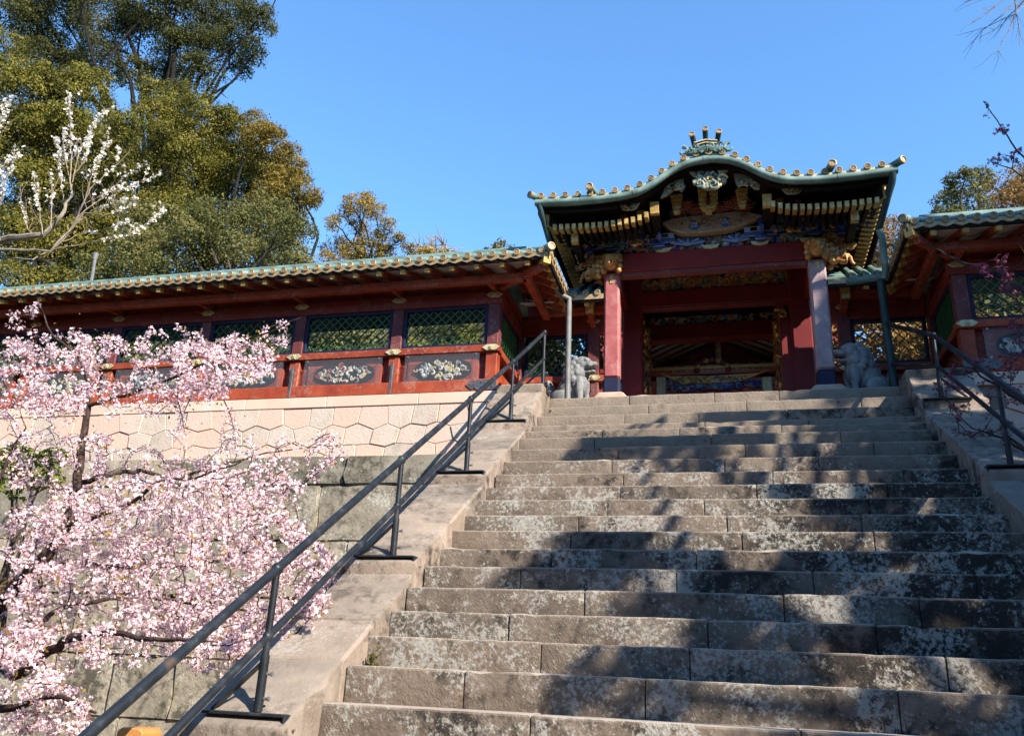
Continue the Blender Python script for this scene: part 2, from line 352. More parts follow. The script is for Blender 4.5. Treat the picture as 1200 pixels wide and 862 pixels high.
    def mesh(s, name, mats, bevel=0, smooth=False, seg=1, jitter=0):
        c = np.array(s.v); lo = c.min(0); hi = c.max(0); o = np.array([(lo[0]+hi[0])/2, (lo[1]+hi[1])/2, lo[2]])
        me = bpy.data.meshes.new(name); me.from_pydata((c-o).tolist(), [], s.f)
        for mt in (mats if isinstance(mats, (list, tuple)) else [mats]): me.materials.append(mt)
        if any(s.m): me.polygons.foreach_set('material_index', s.m)
        if bevel or jitter:
            bm = bmesh.new(); bm.from_mesh(me)
            if jitter:
                for v in bm.verts: v.co += Vector((random.uniform(-1, 1), random.uniform(-1, 1), random.uniform(-1, 1)))*jitter
            if bevel: bmesh.ops.bevel(bm, geom=bm.edges[:], offset=bevel, segments=seg, affect='EDGES', profile=.6, clamp_overlap=True)
            bm.to_mesh(me); bm.free()
        if smooth: me.shade_smooth(); me.set_sharp_from_angle(angle=R_(40))
        me.update(); return me, Vector(o)
    def build(s, name, mats, parent=None, label=None, kind=None, **kw):
        me, o = s.mesh(name, mats, **kw)
        return place(name, me, o, parent, label, kind)

def blob(ells, name, mt, parent=None, voxel=.02, smooth_it=4, label=None, lumps=0, lscale=14):
    "one continuous sculpted surface from overlapping ellipsoids"
    b = MB()
    for e in ells:
        rot = Matrix.Rotation(e[2][0], 3, e[2][1]) if len(e) > 2 else None
        b.ell(e[0], e[1], nu=16, nv=10, rot=rot)
    me, o = b.mesh(name, mt)
    t = bpy.data.objects.new('tmp', me); COL.objects.link(t)
    r = t.modifiers.new('r', 'REMESH'); r.mode = 'VOXEL'; r.voxel_size = voxel
    if smooth_it: sm = t.modifiers.new('s', 'SMOOTH'); sm.factor = .5; sm.iterations = smooth_it
    dg = bpy.context.evaluated_depsgraph_get(); ev = t.evaluated_get(dg)
    me2 = bpy.data.meshes.new_from_object(ev); me2.name = name
    bpy.data.objects.remove(t); bpy.data.meshes.remove(me)
    if lumps:
        from mathutils import noise as mn
        for v in me2.vertices:
            v.co += v.normal*lumps*(mn.noise(v.co*lscale)+.5*mn.noise(v.co*lscale*2.3))
    me2.shade_smooth()
    if not me2.materials: me2.materials.append(mt)
    return place(name, me2, o, parent, label)

def quads_mesh(name, V, nf, mats, attr=None, per=4):
    "numpy quads: V is (nf*per,3)"
    me = bpy.data.meshes.new(name)
    c = (V.min(0)+V.max(0))/2; c[2] = V[:, 2].min()
    me.vertices.add(len(V)); me.vertices.foreach_set('co', (V-c).astype(np.float32).ravel())
    return me, Vector(c)
def fill_faces(me, idx, tot):
    me.loops.add(len(idx)); me.loops.foreach_set('vertex_index', idx.astype(np.int32))
    nf = len(tot); me.polygons.add(nf)
    st = np.concatenate([[0], np.cumsum(tot)[:-1]]).astype(np.int32)
    me.polygons.foreach_set('loop_start', st); me.update(calc_edges=True)

def rand_rot(n, rng):
    q = rng.normal(size=(n, 4)); q /= np.linalg.norm(q, axis=1, keepdims=True)
    w, x, y, z = q.T
    return np.stack([np.stack([1-2*(y*y+z*z), 2*(x*y-z*w), 2*(x*z+y*w)], -1), np.stack([2*(x*y+z*w), 1-2*(x*x+z*z), 2*(y*z-x*w)], -1), np.stack([2*(x*z-y*w), 2*(y*z+x*w), 1-2*(x*x+y*y)], -1)], 1)

LEAFT = np.array([[0, -.5, 0], [.27, 0, .07], [0, .5, 0], [-.27, 0, .07]])
def leaves(name, P, size, mat, parent, kind='stuff', rng=RNG, N=None, wild=.65):
    "small leaf quads; with N given, each leaf lies roughly across that outward direction"
    n = len(P)
    if N is None: R = rand_rot(n, rng)
    else:
        z = N+rng.normal(size=(n, 3))*wild; z /= np.linalg.norm(z, axis=1, keepdims=True)
        a = rng.normal(size=(n, 3)); x = np.cross(a, z); x /= np.linalg.norm(x, axis=1, keepdims=True)
        R = np.stack([x, np.cross(z, x), z], -1)
    s = size*rng.uniform(.45, 1.0, n)*(1+.8*rng.random(n)**3)
    V = (np.einsum('nij,kj->nki', R, LEAFT)*s[:, None, None]+P[:, None, :]).reshape(-1, 3)
    me, c = quads_mesh(name, V, n, mat)
    fill_faces(me, np.arange(n*4), np.full(n, 4)); me.materials.append(mat)
    return place(name, me, c, parent, kind=kind)

def flower_template():
    v = [(0, 0, 0)]; rad = [0]
    for k in range(5):
        a = 2*math.pi*k/5
        for da, r, z in ((-.50, .62, .16), (0, 1.0, .26), (.50, .62, .16)):
            v.append((r*math.cos(a+da), r*math.sin(a+da), z)); rad.append(r)
    return np.array(v), np.array(rad)
FT, FR = flower_template()
def flowers(name, P, size, mat, parent, kind='stuff', rng=RNG, out=None):
    n = len(P); R = rand_rot(n, rng); s = size*rng.uniform(.75, 1.2, n)
    V = (np.einsum('nij,kj->nki', R, FT)*s[:, None, None]+P[:, None, :]).reshape(-1, 3)
    me, c = quads_mesh(name, V, n, mat)
    base = np.array([[0, 1+3*k, 2+3*k, 3+3*k] for k in range(5)]).ravel()
    idx = (base[None, :]+(np.arange(n)*16)[:, None]).ravel()
    fill_faces(me, idx, np.full(n*5, 4)); me.materials.append(mat)
    at_ = me.attributes.new('radial', 'FLOAT', 'POINT'); at_.data.foreach_set('value', np.tile(FR, n).astype(np.float32))
    return place(name, me, c, parent, kind=kind)
# ------------------------------------------------------------------ ground and terraces
def sheet(name, mt, x0, x1, y0, y1, zf, nx, ny):
    b = MB(); vs = []; fs = []
    for j in range(ny+1):
        for i in range(nx+1):
            x = x0+(x1-x0)*i/nx; y = y0+(y1-y0)*j/ny; vs.append((x, y, zf(x, y)))
    for j in range(ny):
        for i in range(nx):
            a = j*(nx+1)+i; fs.append((a, a+1, a+nx+2, a+nx+1))
    b.add(vs, fs); return b.build(name, mt, kind='structure', smooth=True)
sheet('ground', GRAVEL, -900, 900, -900, 900, lambda x, y: 0.0, 2, 2)
sheet('upper_terrace', GRAVEL, -30, 30, 10.95, 60, lambda x, y: 5.22, 4, 4)
def hillz(x, y):
    t = max(0, (y-14)/26); s = max(0, min(1, (-x-1)/16)); r = max(0, min(1, (x-2)/14))
    b = 5.1+t*(3+16*s+7*r)+ .6*math.sin(x*.6+y*.31)*min(1, t*3)
    if x < -14: b += (-x-14)*.35*min(1, max(0, (y-9)/6))
    w = max(0, min(1, (abs(x-XC)-2.5)/.9)); k = max(0, min(1, (y-13.4)/2.8)); k = k*k*(3-2*k)*w
    b = max(b, 5.1+(9.4-5.1)*k+.35*math.sin(x*1.3)*k)
    b = min(b, 3.2+.42*min(y, 30)+.12*max(0, min(y, 40)-30))
    return b if y > 13.2 or x < -15 else 4.9
sheet('wooded_hill', HILLM, -70, 60, 13, 90, hillz, 130, 77)

# unseen wooded mountainside behind and beside the photographer, added to dim the sky fill
def rearz(x, y):
    d = math.hypot(x, y-4); a = math.atan2(x, -(y-4))      # a = 0 straight behind
    g = max(0, min(1, (2.3-abs(a))/.5))
    t = max(0, min(1, (d-9)/16)); t = t*t*(3-2*t)
    return -.05+g*t*(10.5+1.2*math.sin(x*.7)+.9*math.sin(y*.9+x*.3))
sheet('wooded_slope', HILLM, -60, 60, -60, 9.5, rearz, 100, 60)

# ------------------------------------------------------------------ stone staircase
D0, DD, RR = 4.891, .3178, .2
XL, XR = -2.361, 2.107
DZ = [-.003, .013, .006, -.002, -.005, -.008, -.018, -.016, -.024, -.018, -.018, -.017, .002, .023, .035, .013, -.024, -.002, .023, .056]
def sy(n): return D0+n*DD
def sz(n): return 1.45+.2*n+(DZ[n] if 0 <= n < 20 else (DZ[19] if n > 19 else 0))
stair = thing('stone_staircase', (XC, sy(-6), 0), 'broad flight of lichen-spotted stone steps climbing to the gate', 'staircase')
rs = random.Random(11)
for n in range(-6, 20):
    top = sz(n); bot = sz(n-1) if n > -6 else 0.03
    x = XL-.02*rs.random(); end = XR+.02
    while x < end-.05:
        L = rs.uniform(.75, 1.45)
        if end-(x+L) < .5: L = end-x
        y0 = sy(n)+rs.uniform(-.006, .006); dep = DD+.10 if n < 19 else .62
        zt = top+rs.uniform(-.004, .004)
        mb = MB().box(x+.0025, x+L-.0025, y0, y0+dep, bot-.012, zt)
        # a slightly worn, uneven block: cut the long edges and jitter
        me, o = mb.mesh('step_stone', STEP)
        bm = bmesh.new(); bm.from_mesh(me)
        le = [e for e in bm.edges if abs(e.verts[0].co.x-e.verts[1].co.x) > .1]
        bmesh.ops.subdivide_edges(bm, edges=le, cuts=max(4, int(L/.09)), use_grid_fill=True)
        hz = zt-bot
        for v in bm.verts:
            if v.co.z > hz*.8 and v.co.y < 0: v.co.z += rs.choice((0, 0, 0, 1))*rs.uniform(-.006, 0)+rs.uniform(-.002, .002); v.co.y += rs.uniform(-.003, .004)+rs.choice((0, 0, 0, 1))*rs.uniform(0, .008)
        bmesh.ops.bevel(bm, geom=[e for e in bm.edges if len(e.link_faces) == 2 and e.calc_face_angle(0) > 1.0], offset=.014, segments=2, affect='EDGES', profile=.6, clamp_overlap=True)
        bm.to_mesh(me); bm.free(); me.shade_smooth(); me.set_sharp_from_angle(angle=R_(50))
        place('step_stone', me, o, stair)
        x += L
core = MB()
core.prism([(sy(-6)+.03, .0), (sy(-6)+.03, sz(-6)-.03)]+[p for n in range(-6, 19) for p in ((sy(n+1)+.02, sz(n)-.012), (sy(n+1)+.02, sz(n+1)-.03))]+[(sy(19)+.6, sz(19)-.03), (sy(19)+.6, 0)], (XL+.02, 0, 0), (0, 1, 0), (0, 0, 1), (XR-XL-.04, 0, 0))
core.build('joint_bed', JOINT, stair)
# paving of the landing in front of the gate
land = thing('gate_landing', (XC, 11.6, 5.25), 'stone paved landing between the top step and the gate', 'paving')
y = sy(19)+.625
while y < 16:
    x = -2.6+rs.uniform(-.3, 0)
    while x < 2.4:
        L = rs.uniform(.6, .9)
        MB().box(x+.003, x+L-.003, y+.003, y+.597, 5.05, 5.29+rs.uniform(-.003, .003)).build('paving_stone', COPING, land, bevel=.008)
        x += L
    y += .6

# ------------------------------------------------------------------ sloping curbs at both sides
def curb(x0, x1, name, label, lift, cuts, seg):
    t = thing(name, ((x0+x1)/2, cuts[0], 0), label, 'curb', 'stone curbs beside the steps')
    slope = RR/DD
    for k, (ya, yb) in enumerate(zip(cuts, cuts[1:])):
        sg = [q for q in seg if q <= ya+1e-6][-1]; se = [q for q in seg if q >= yb-1e-6][0]
        off = lambda y: .04-.085*(y-sg)/(se-sg)
        za = 1.45+.2*(ya-D0)/DD+lift+off(ya); zb = 1.45+.2*(yb-D0)/DD+lift+off(yb)
        if k == len(cuts)-2: zb = za = 5.40; za -= .02
        if k == len(cuts)-3: zb = 5.27
        j = rs.uniform(-.006, .006)
        o = (x0+j*.3, 0, 0); w = (x1-x0, 0, 0)
        poly = [(ya+.004, max(.0, za-.95)), (yb-.004, max(.0, zb-.95)), (yb-.004, zb+j), (ya+.004, za+j)]
        if yb-ya > .55:
            mb = MB().prism(poly, o, (0, 1, 0), (0, 0, 1), w)
            me, oo = mb.mesh('curb_stone', CURB)
            bm = bmesh.new(); bm.from_mesh(me)
            le = [e for e in bm.edges if abs(e.verts[0].co.y-e.verts[1].co.y) > .3]
            bmesh.ops.subdivide_edges(bm, edges=le, cuts=7, use_grid_fill=True)
            for v in bm.verts:
                v.co += Vector((rs.uniform(-.012, .010), 0, rs.uniform(-.012, .008)))
            bmesh.ops.bevel(bm, geom=[e for e in bm.edges if len(e.link_faces) == 2 and e.calc_face_angle(0) > 1.0], offset=.022, segments=2, affect='EDGES', profile=.6, clamp_overlap=True)
            bm.to_mesh(me); bm.free(); me.shade_smooth(); me.set_sharp_from_angle(angle=R_(50))
            place('curb_stone', me, oo, t)
        else:
            MB().prism(poly, o, (0, 1, 0), (0, 0, 1), w).build('curb_stone', CURB, t, bevel=.02)
        # courses of the curb's cheek wall below
        zc = min(za, zb)-.952
        while zc > .05:
            h = min(.55, zc)
            MB().box(x0+.03+rs.uniform(0, .02), x1-.03, ya+.004+rs.uniform(0, .01), yb-.004, zc-h+.004, zc).build('cheek_stone', GREYWALL, t, bevel=.015, jitter=.006)
            zc -= h
    return t
curb(-3.02, XL-.004, 'stone_curb', 'sloping stone curb on the blossom side carrying the sunlit handrail', .075, [2.95, 3.75, 4.5, 5.15, 5.62, 6.28, 7.05, 7.5, 8.03, 8.9, 9.3, 9.68, 10.5, 10.98], [2.95, 4.5, 6.28, 8.03, 9.68, 10.5, 10.98])
curb(XR+.004, 2.80, 'stone_curb', 'shaded stone curb on the side of the steps with purple blossoms', .13, [2.95, 4.4, 5.8, 7.0, 7.86, 8.9, 9.9, 10.5, 10.98], [2.95, 5.8, 7.86, 9.9, 10.5, 10.98])

# ------------------------------------------------------------------ handrails
def handrail(xc, posts, label, lift, out, top_pt, group='metal handrails of the steps'):
    zc = lambda y: 1.45+.2*(y-D0)/DD+lift
    t = thing('handrail', (xc, posts[0], 0), label, 'handrail', group)
    up, lo = [], []
    for k, y in enumerate(posts):
        zb = zc(y)+.035; x = xc
        if k == len(posts)-1: x, y, zb, H = top_pt
        else: H = .78
        p = MB().tube([(x, y, zb), (x, y, zb+H)], .021, 10)
        p.tube([(x, y, zb), (x, y, zb+.30)], .0265, 10); p.build('post', RAIL, t, smooth=True)
        up.append((x, y, zb+H)); lo.append((x, y, zb+.40))
        pl = MB()
        xi = min(x+.20, XL+.004) if xc < 0 else max(x-.20, XR-.004); xo = x-.30*(1 if xc < 0 else -1)
        pl.box(min(xi, xo), max(xi, xo), y-.085, y+.085, zb-.018, zb-.002)
        xs = (xi, xi+.012) if xc < 0 else (xi-.012, xi)
        pl.box(xs[0], xs[1], y-.085, y+.085, zb-.12, zb-.004)
        pl.build('base_plate', RAIL, t, bevel=.003)
        MB().bar((xo*.94+x*.06, y, zb), (x, y, zb+.27), .012, .045, (0, 1, 0)).build('brace', RAIL, t)
        s = 1 if xc < 0 else -1
        for dz in (.07, .20): MB().lathe((x, y, zb+dz), (s, 0, 0), [(.02, .009), (.052, .009), (.052, .014), (.062, .014)], 6).build('bolt', STEEL, t)
        MB().lathe((xs[1] if s > 0 else xs[0], y-.02, zb-.08), (s, 0, 0), [(-.005, .012), (.02, .012), (.021, .007), (.04, .007)], 6).build('bolt', STEEL, t)
    for q in up: MB().ell(q, (.034, .040, .038), nu=12, nv=8).build('weld_collar', RAIL, t, smooth=True)
    for q in lo: MB().ell(q, (.030, .038, .032), nu=12, nv=8).build('weld_collar', RAIL, t, smooth=True)
    MB().tube(up, .0275, 12).build('hand_pipe', RAIL, t, smooth=True)
    MB().tube(lo, .0225, 12).build('guard_pipe', RAIL, t, smooth=True)
    return t
handrail(-2.6, [2.9, 4.62, 6.38, 8.13, 9.79, 10.8], 'sunlit blue-black pipe handrail beside the pink blossoms', .075, 1, (-2.43, 10.78, 5.43, .80))
handrail(2.34, [2.0, 4.0, 5.95, 7.95, 9.95, 11.2], 'shaded black pipe handrail beside the stone lion looking left', .13, -1, (at(1045, 440, 11.25).x, 11.25, 5.32, at(1045, 379, 11.25).z-5.32))

# ------------------------------------------------------------------ retaining walls
def jit(i, j, s=.048):
    r = random.Random(i*7919+j*104729); return r.uniform(-s, s), r.uniform(-s, s)
def hex_wall(x0, x1, label, Y=10.6):
    t = thing('hexagon_stone_wall', ((x0+x1)/2, Y, 4.43), label, 'retaining wall', 'hexagonal stone retaining walls')
    w = .395; z0, z1, z2, z3 = 5.168, 4.875, 4.615, 4.432; a = .034
    n = int((x1-x0)/w)
    def corner(i2, lvl):
        # i2 counts half columns from x1 to the left
        x = x1-i2*w/2
        if lvl == 0: return x+jit(i2, 9, .03)[0], z0
        if lvl == 3: return x+jit(i2, 5, .03)[0], z3
        base = z1 if lvl == 1 else z2
        up = (i2 % 2 == 0) if lvl == 1 else (i2 % 2 == 1)
        jx, jz = jit(i2, lvl); return x+jx, base+(a if up else -a)+jz*.6
    polys = []
    for k in range(n):
        i = 2*k
        polys.append([corner(i, 0), corner(i, 1), corner(i+1, 1), corner(i+2, 1), corner(i+2, 0)])
        polys.append([corner(i+1, 1), corner(i+2, 1), corner(i+3, 1), corner(i+3, 2), corner(i+2, 2), corner(i+1, 2)])
        polys.append([corner(i, 2), corner(i+1, 2), corner(i+2, 2), corner(i+2, 3), corner(i, 3)] )
    polys.append([corner(0, 1), corner(1, 1), corner(1, 2), corner(0, 2)])
    for p in polys:
        p = p[::-1]
        cx = sum(q[0] for q in p)/len(p); cz = sum(q[1] for q in p)/len(p)
        q = [(cx+(x-cx)*(1-.0028/max(.05, abs(x-cx)+.05)), cz+(z-cz)*(1-.0028/max(.05, abs(z-cz)+.05))) for x, z in p]
        q = [(x if MIR[0] is False else x, z) for x, z in q]
        d = .20+rs.uniform(-.010, .012)
        MB().prism(q[::-1], (0, Y+.2, 0), (1, 0, 0), (0, 0, 1), (0, -d, 0), rim=.009).build('hexagon_stone', KIKKO, t)
    x = x1
    while x > x0+.1:
        L = min(rs.uniform(1.1, 1.6), x-x0)
        MB().box(x-L+.002, x-.002, Y-.012, Y+.5, 5.172, 5.332+rs.uniform(-.002, .002)).build('coping_stone', COPING, t, bevel=.008)
        x -= L
    MB().box(x0, x1, Y+.02, Y+.34, 4.0, 5.17).build('joint_bed', MORTAR, t)
def rubble_wall(x0, x1, label, Y=10.45):
    t = thing('grey_stone_wall', ((x0+x1)/2, Y, 0), label, 'retaining wall', 'grey block retaining walls')
    zs = [4.425, 4.01, 3.25, 2.50, 1.72, .95, .0]
    for k in range(len(zs)-1):
        x = x1
        while x > x0+.05:
            L = rs.uniform(.9, 2.1)
            if x-L < x0+.5: L = x-x0
            mb = MB().box(x-L+.003, x-.003, Y-.012*k+rs.uniform(-.03, .02), Y+.5, zs[k+1]+.003, zs[k]-.003)
            me, o = mb.mesh('wall_block', GREYWALL)
            bm = bmesh.new(); bm.from_mesh(me); bmesh.ops.subdivide_edges(bm, edges=bm.edges[:], cuts=2, use_grid_fill=True)
            for v in bm.verts: v.co += Vector((rs.uniform(-.008, .008), rs.uniform(-.022, .022) if v.co.y < 0 else 0, rs.uniform(-.008, .008)))
            bmesh.ops.bevel(bm, geom=[e for e in bm.edges if len(e.link_faces) == 2 and e.calc_face_angle(0) > 1.0], offset=.022, segments=2, affect='EDGES', clamp_overlap=True)
            bm.to_mesh(me); bm.free(); me.shade_smooth(); me.set_sharp_from_angle(angle=R_(45))
            place('wall_block', me, o, t); x -= L
    MB().box(x0, x1, Y+.06, Y+.45, 0, 4.40).build('joint_bed', JOINT, t)
hex_wall(-14, -3.03, 'sunlit cream and pink hexagon stone wall under the long left fence')
hex_wall(2.81, 9.5, 'shaded hexagon stone wall beyond the right-hand handrail')
rubble_wall(-14, -3.03, 'mossy grey block wall behind the pink blossom tree')
rubble_wall(2.81, 9.5, 'grey block wall at the foot of the right hexagon wall')
# ------------------------------------------------------------------ roofed fences (wings) left and right of the gate
def disc_tile_mesh():
    "gilt round end tile with ring and crest petals"
    b = MB(); b.lathe((0, 0, 0), (0, -1, 0), [(-.02, .046), (.012, .046), (.016, .042), (.016, .034), (.006, .031), (.006, .0)], 14)
    for k in range(6):
        a = 2*math.pi*k/6+.5; b.ell((.019*math.cos(a), -.008, .019*math.sin(a)), (.008, .005, .008), nu=6, nv=4)
    b.ell((0, -.008, 0), (.010, .007, .010), nu=7, nv=4)
    me, o = b.mesh('tile_end', TILEGOLD); return me, o
TILE_END, TEO = disc_tile_mesh()
def turned(me, o, ang):
    m2 = me.copy(); v = np.zeros(len(me.vertices)*3); me.vertices.foreach_get('co', v); v = v.reshape(-1, 3)+np.array(o)
    c, s_ = math.cos(ang), math.sin(ang)
    w = np.stack([v[:, 0]*c-v[:, 1]*s_, v[:, 0]*s_+v[:, 1]*c, v[:, 2]], 1); lo = w.min(0); hi = w.max(0)
    oo = np.array([(lo[0]+hi[0])/2, (lo[1]+hi[1])/2, lo[2]]); m2.vertices.foreach_set('co', (w-oo).ravel()); m2.update(); return m2, Vector(oo)
TILE_SIDE = {1: turned(TILE_END, TEO, math.pi/2), -1: turned(TILE_END, TEO, -math.pi/2)}

def carving(x0, x1, z0, z1, Y, mats, n, r, depth=.03, seed=0, oval=False):
    "relief of scrolls, leaves and clouds packed into a rectangle or oval; returns a mesh builder"
    q = random.Random(seed); b = MB(); k = 0
    while k < n:
        x = q.uniform(x0, x1); z = q.uniform(z0, z1)
        if oval and ((x-(x0+x1)/2)/((x1-x0)/2))**2+((z-(z0+z1)/2)/((z1-z0)/2))**2 > .9: continue
        k += 1; mi = q.randrange(len(mats)); s = r*q.uniform(.6, 1.4); t0 = q.uniform(0, 6.28); sg = q.choice((-1, 1))
        typ = q.random()
        if typ < .55:      # scroll
            pts = []; m_ = 7
            for i in range(m_):
                f = i/(m_-1); a = t0+sg*f*4.2; rr = s*(1-.75*f)
                pts.append((x+rr*math.cos(a), Y-depth*(.5+.5*f), z+rr*math.sin(a)))
            b.tube(pts, [s*.16+s*.16*math.sin(math.pi*i/(m_-1)) for i in range(m_)], 5, mi)
        elif typ < .8:     # leaf
            b.ell((x, Y-depth*.6, z), (s*.95, depth*.6, s*.38), mi, 7, 5, Matrix.Rotation(t0, 3, 'Y'))
        else:              # blossom / cloud knob
            for i in range(4):
                a = t0+i*1.57; b.ell((x+s*.35*math.cos(a), Y-depth*.7, z+s*.35*math.sin(a)), (s*.4, depth*.5, s*.4), mi, 6, 4)
    return b

def lattice(win, x0, x1, z0, z1, Y, axis='x', X=None, pitch=.092):
    "crossed diagonal slats, each a piece of its own; slats of equal length share a mesh"
    w = x1-x0; h = z1-z0; cache = {}
    for s in (1, -1):
        k = -h
        i = 0
        while k < w:
            # line x = k + t (s=1) or x = w-k-t , z = t, t in 0..h clipped to 0..w
            t0 = max(0, -k); t1 = min(h, w-k)
            if t1-t0 > .03:
                xa, xb = k+t0, k+t1
                if s < 0: xa, xb = w-xa, w-xb
                p = (x0+xa, z0+t0); q = (x0+xb, z0+t1); off = -.006 if s > 0 else .006
                key = (s, round(t1-t0, 3))
                if axis == 'x': A = Vector((p[0], Y+off, p[1])); B = Vector((q[0], Y+off, q[1]))
                else: A = Vector((X+off, p[0], p[1])); B = Vector((X+off, q[0], q[1]))
                if key not in cache:
                    upv = (0, 1, 0) if axis == 'x' else (1, 0, 0)
                    me, o = MB().bar(A, B, .011, .024, upv).mesh('slat', GREEN)
                    if axis == 'x': pass
                    cA = Vector((fx((A.x+B.x)/2), (A.y+B.y)/2, (A.z+B.z)/2))
                    cache[key] = (me, o-cA)
                me, d = cache[key]; c = (A+B)/2; c.x = fx(c.x)
                place('slat', me, c+d, win)
            k += pitch*1.414; i += 1

def window(root, x0, x1, z0, z1, Y, X=None):
    fr = MB(); t = .045
    if X is None:
        f = lambda a, b_, c, d: fr.box(a, b_, Y-.03, Y+.05, c, d)
        rng_ = (x0, x1)
    else:
        f = lambda a, b_, c, d: fr.box(X-.03, X+.03, a, b_, c, d)
    f(x0, x1, z0, z0+t); f(x0, x1, z1-t, z1); f(x0, x0+t, z0+t, z1-t); f(x1-t, x1, z0+t, z1-t)
    w = fr.build('lattice_window', NAVY, root, bevel=.004)
    lattice(w, x0+t, x1-t, z0+t, z1-t, (Y or 0)+.01, 'x' if X is None else 'y', X)
    return w

def nail_cover(root, x, y, z, w=.12, h=.048, ax='y'):
    b = MB(); pr = []
    for k in range(18):
        a = 2*math.pi*k/18; r = 1+.09*math.cos(6*a); pr.append((w*r*math.cos(a), h*r*math.sin(a)))
    b.prism(pr[::-1], (x, y, z), (1, 0, 0), (0, 0, 1), (0, -.018, 0), rim=.006)
    for k in range(6):
        a = 2*math.pi*k/6; b.ell((x+.024*math.cos(a), y-.022, z+.024*math.sin(a)), (.014, .01, .014), nu=6, nv=4)
    b.ell((x, y-.026, z), (.017, .014, .017), nu=8, nv=6)
    b.build('nail_cover', GOLDPALE, root, smooth=True)

def wing(P, xfar, label, seed, side):
    root = thing('lattice_fence', (fx((P[0]+xfar)/2), 10.7, 5.3), label, 'roofed fence', 'roofed lattice fences beside the gate')
    part = lambda b, n, mt, **k: b.build(n, mt, root, **k)
    YF = 10.7; q = random.Random(seed)
    xr = P[0]+.10
    # beams along the front
    part(MB().box(xfar, xr+.02, YF-.10, YF+.14, 5.336, 5.515), 'sill_beam', VERM, bevel=.008)
    part(MB().box(xfar, xr+.015, YF-.085, YF+.10, 5.925, 6.03), 'rail_beam', VERM, bevel=.008)
    part(MB().box(xfar, xr+.01, YF-.06, YF+.10, 6.665, 6.86), 'head_beam', DARKRED, bevel=.006)
    part(MB().box(xfar, xr+.005, YF-.05, YF+.12, 6.95, 7.09), 'wall_plate', DARKRED, bevel=.006)
    part(MB().box(xfar, xr-.05, YF+.02, YF+.05, 5.50, 5.94), 'back_board', DARKRED)
    part(MB().box(xfar, xr-.05, YF+.02, YF+.05, 6.84, 6.96), 'frieze_board', DARKRED)
    for k, x in enumerate(P):
        part(MB().box(x-.085, x+.085, YF-.055, YF+.115, 6.03, 6.665), 'pillar', PURPLE, bevel=.012)
        part(MB().box(x-.085, x+.085, YF-.055, YF+.115, 5.516, 5.925), 'short_pillar', VERM, bevel=.012)
        part(MB().box(x-.022, x+.022, YF-.105, YF-.056, 5.345, 5.82), 'iron_strap', PLATE, bevel=.003) if k else None
        part(MB().box(x-.06, x+.06, YF-.05, YF+.10, 6.86, 6.95), 'bearing_block', DARKRED, bevel=.006)
        nail_cover(root, x, YF-.086, 5.978); nail_cover(root, x, YF-.061, 6.80, .11, .045)
        part(MB().bar((x, YF-.02, 6.90), (x, 10.33, 6.87), .07, .09), 'bracket_arm', VERM, bevel=.005)

    # scalloped black plate at the end of the sill
    pl = [(0, 0), (0, .15), (-.28, .15), (-.31, .12), (-.35, .145), (-.40, .11), (-.44, .075), (-.40, .04), (-.35, .005), (-.31, .03), (-.28, 0)]
    b = MB().prism(pl[::-1], (xr+.012, YF-.102, 5.352), (1, 0, 0), (0, 0, 1), (0, -.012, 0))
    for u, v in ((-.36, .075), (-.2, .04), (-.2, .11), (-.05, .04), (-.05, .11)): b.ell((xr+u, YF-.116, 5.352+v), (.014, .01, .014), nu=8, nv=5)
    part(b, 'end_plate', PLATE)
    # bays: window above, covered carving below
    kinds = [[RELIEF, RELIEFGREY, CORAL, RELIEFGREY], [RELIEFGOLD, RELIEFGOLD, RELIEFGREY, RELIEF], [RELIEFGOLD, RELIEF, RELIEFGREY, CORAL], [RELIEFGREY, RELIEF, TEAL, RELIEFGOLD]]
    for k, (a, c) in enumerate(zip(P, P[1:])):
        x1, x0 = a-.09, c+.09
        window(root, x0, x1, 6.035, 6.66, YF)
        px0, px1 = x0+.14, x1-.12
        pn = part(MB().box(px0-.02, px1+.02, YF-.008, YF+.018, 5.53, 5.915), 'carved_panel', VERM, bevel=.004)
        ms = kinds[(k+seed) % 4]
        ov = []
        for i in range(28):
            t = 2*math.pi*i/28; ov.append(((px1-px0)*.42*math.copysign(abs(math.cos(t))**.7, math.cos(t)), .165*math.copysign(abs(math.sin(t))**.8, math.sin(t))))
        cx = (px0+px1)/2
        MB().prism(ov[::-1], (cx, YF-.009, 5.70), (1, 0, 0), (0, 0, 1), (0, -.006, 0)).build('carving_ground', BLACK, pn)
        carving(px0+.10, px1-.10, 5.57, 5.83, YF-.016, ms, 74, .042, .034, seed*10+k, True).build('relief_carving', ms, pn, smooth=True)
        MB().box(px0-.04, px1+.05, YF-.094, YF-.088, 5.505, 5.905).build('acrylic_cover', ACRYLIC, pn)
        for u in (px0, px1):
            for v in (5.525, 5.89): MB().lathe((u, YF-.088, v), (0, -1, 0), [(-.08, .006), (.006, .006), (.006, .012), (.012, .012)], 6).build('cover_bolt', STEEL, pn)
    # return wall towards the gate's side fence
    xs = P[0]+.0
    part(MB().box(xs-.10, xs+.10, YF+.142, 12.0, 5.336, 5.515), 'sill_beam', VERM, bevel=.008)
    part(MB().box(xs-.10, xs+.095, YF+.116, 12.0, 5.925, 6.03), 'rail_beam', VERM, bevel=.008)
    part(MB().box(xs-.08, xs+.08, YF+.116, 12.0, 6.665, 6.86), 'head_beam', DARKRED, bevel=.006)
    part(MB().box(xs-.07, xs+.07, YF+.122, 12.0, 6.95, 7.09), 'wall_plate', DARKRED)
    part(MB().box(xs-.05, xs-.02, YF+.05, 12.0, 5.50, 5.94), 'board', VERM)
    part(MB().box(xs-.02, xs+.02, YF+.05, 12.0, 6.86, 6.95), 'frieze_board', DARKRED)
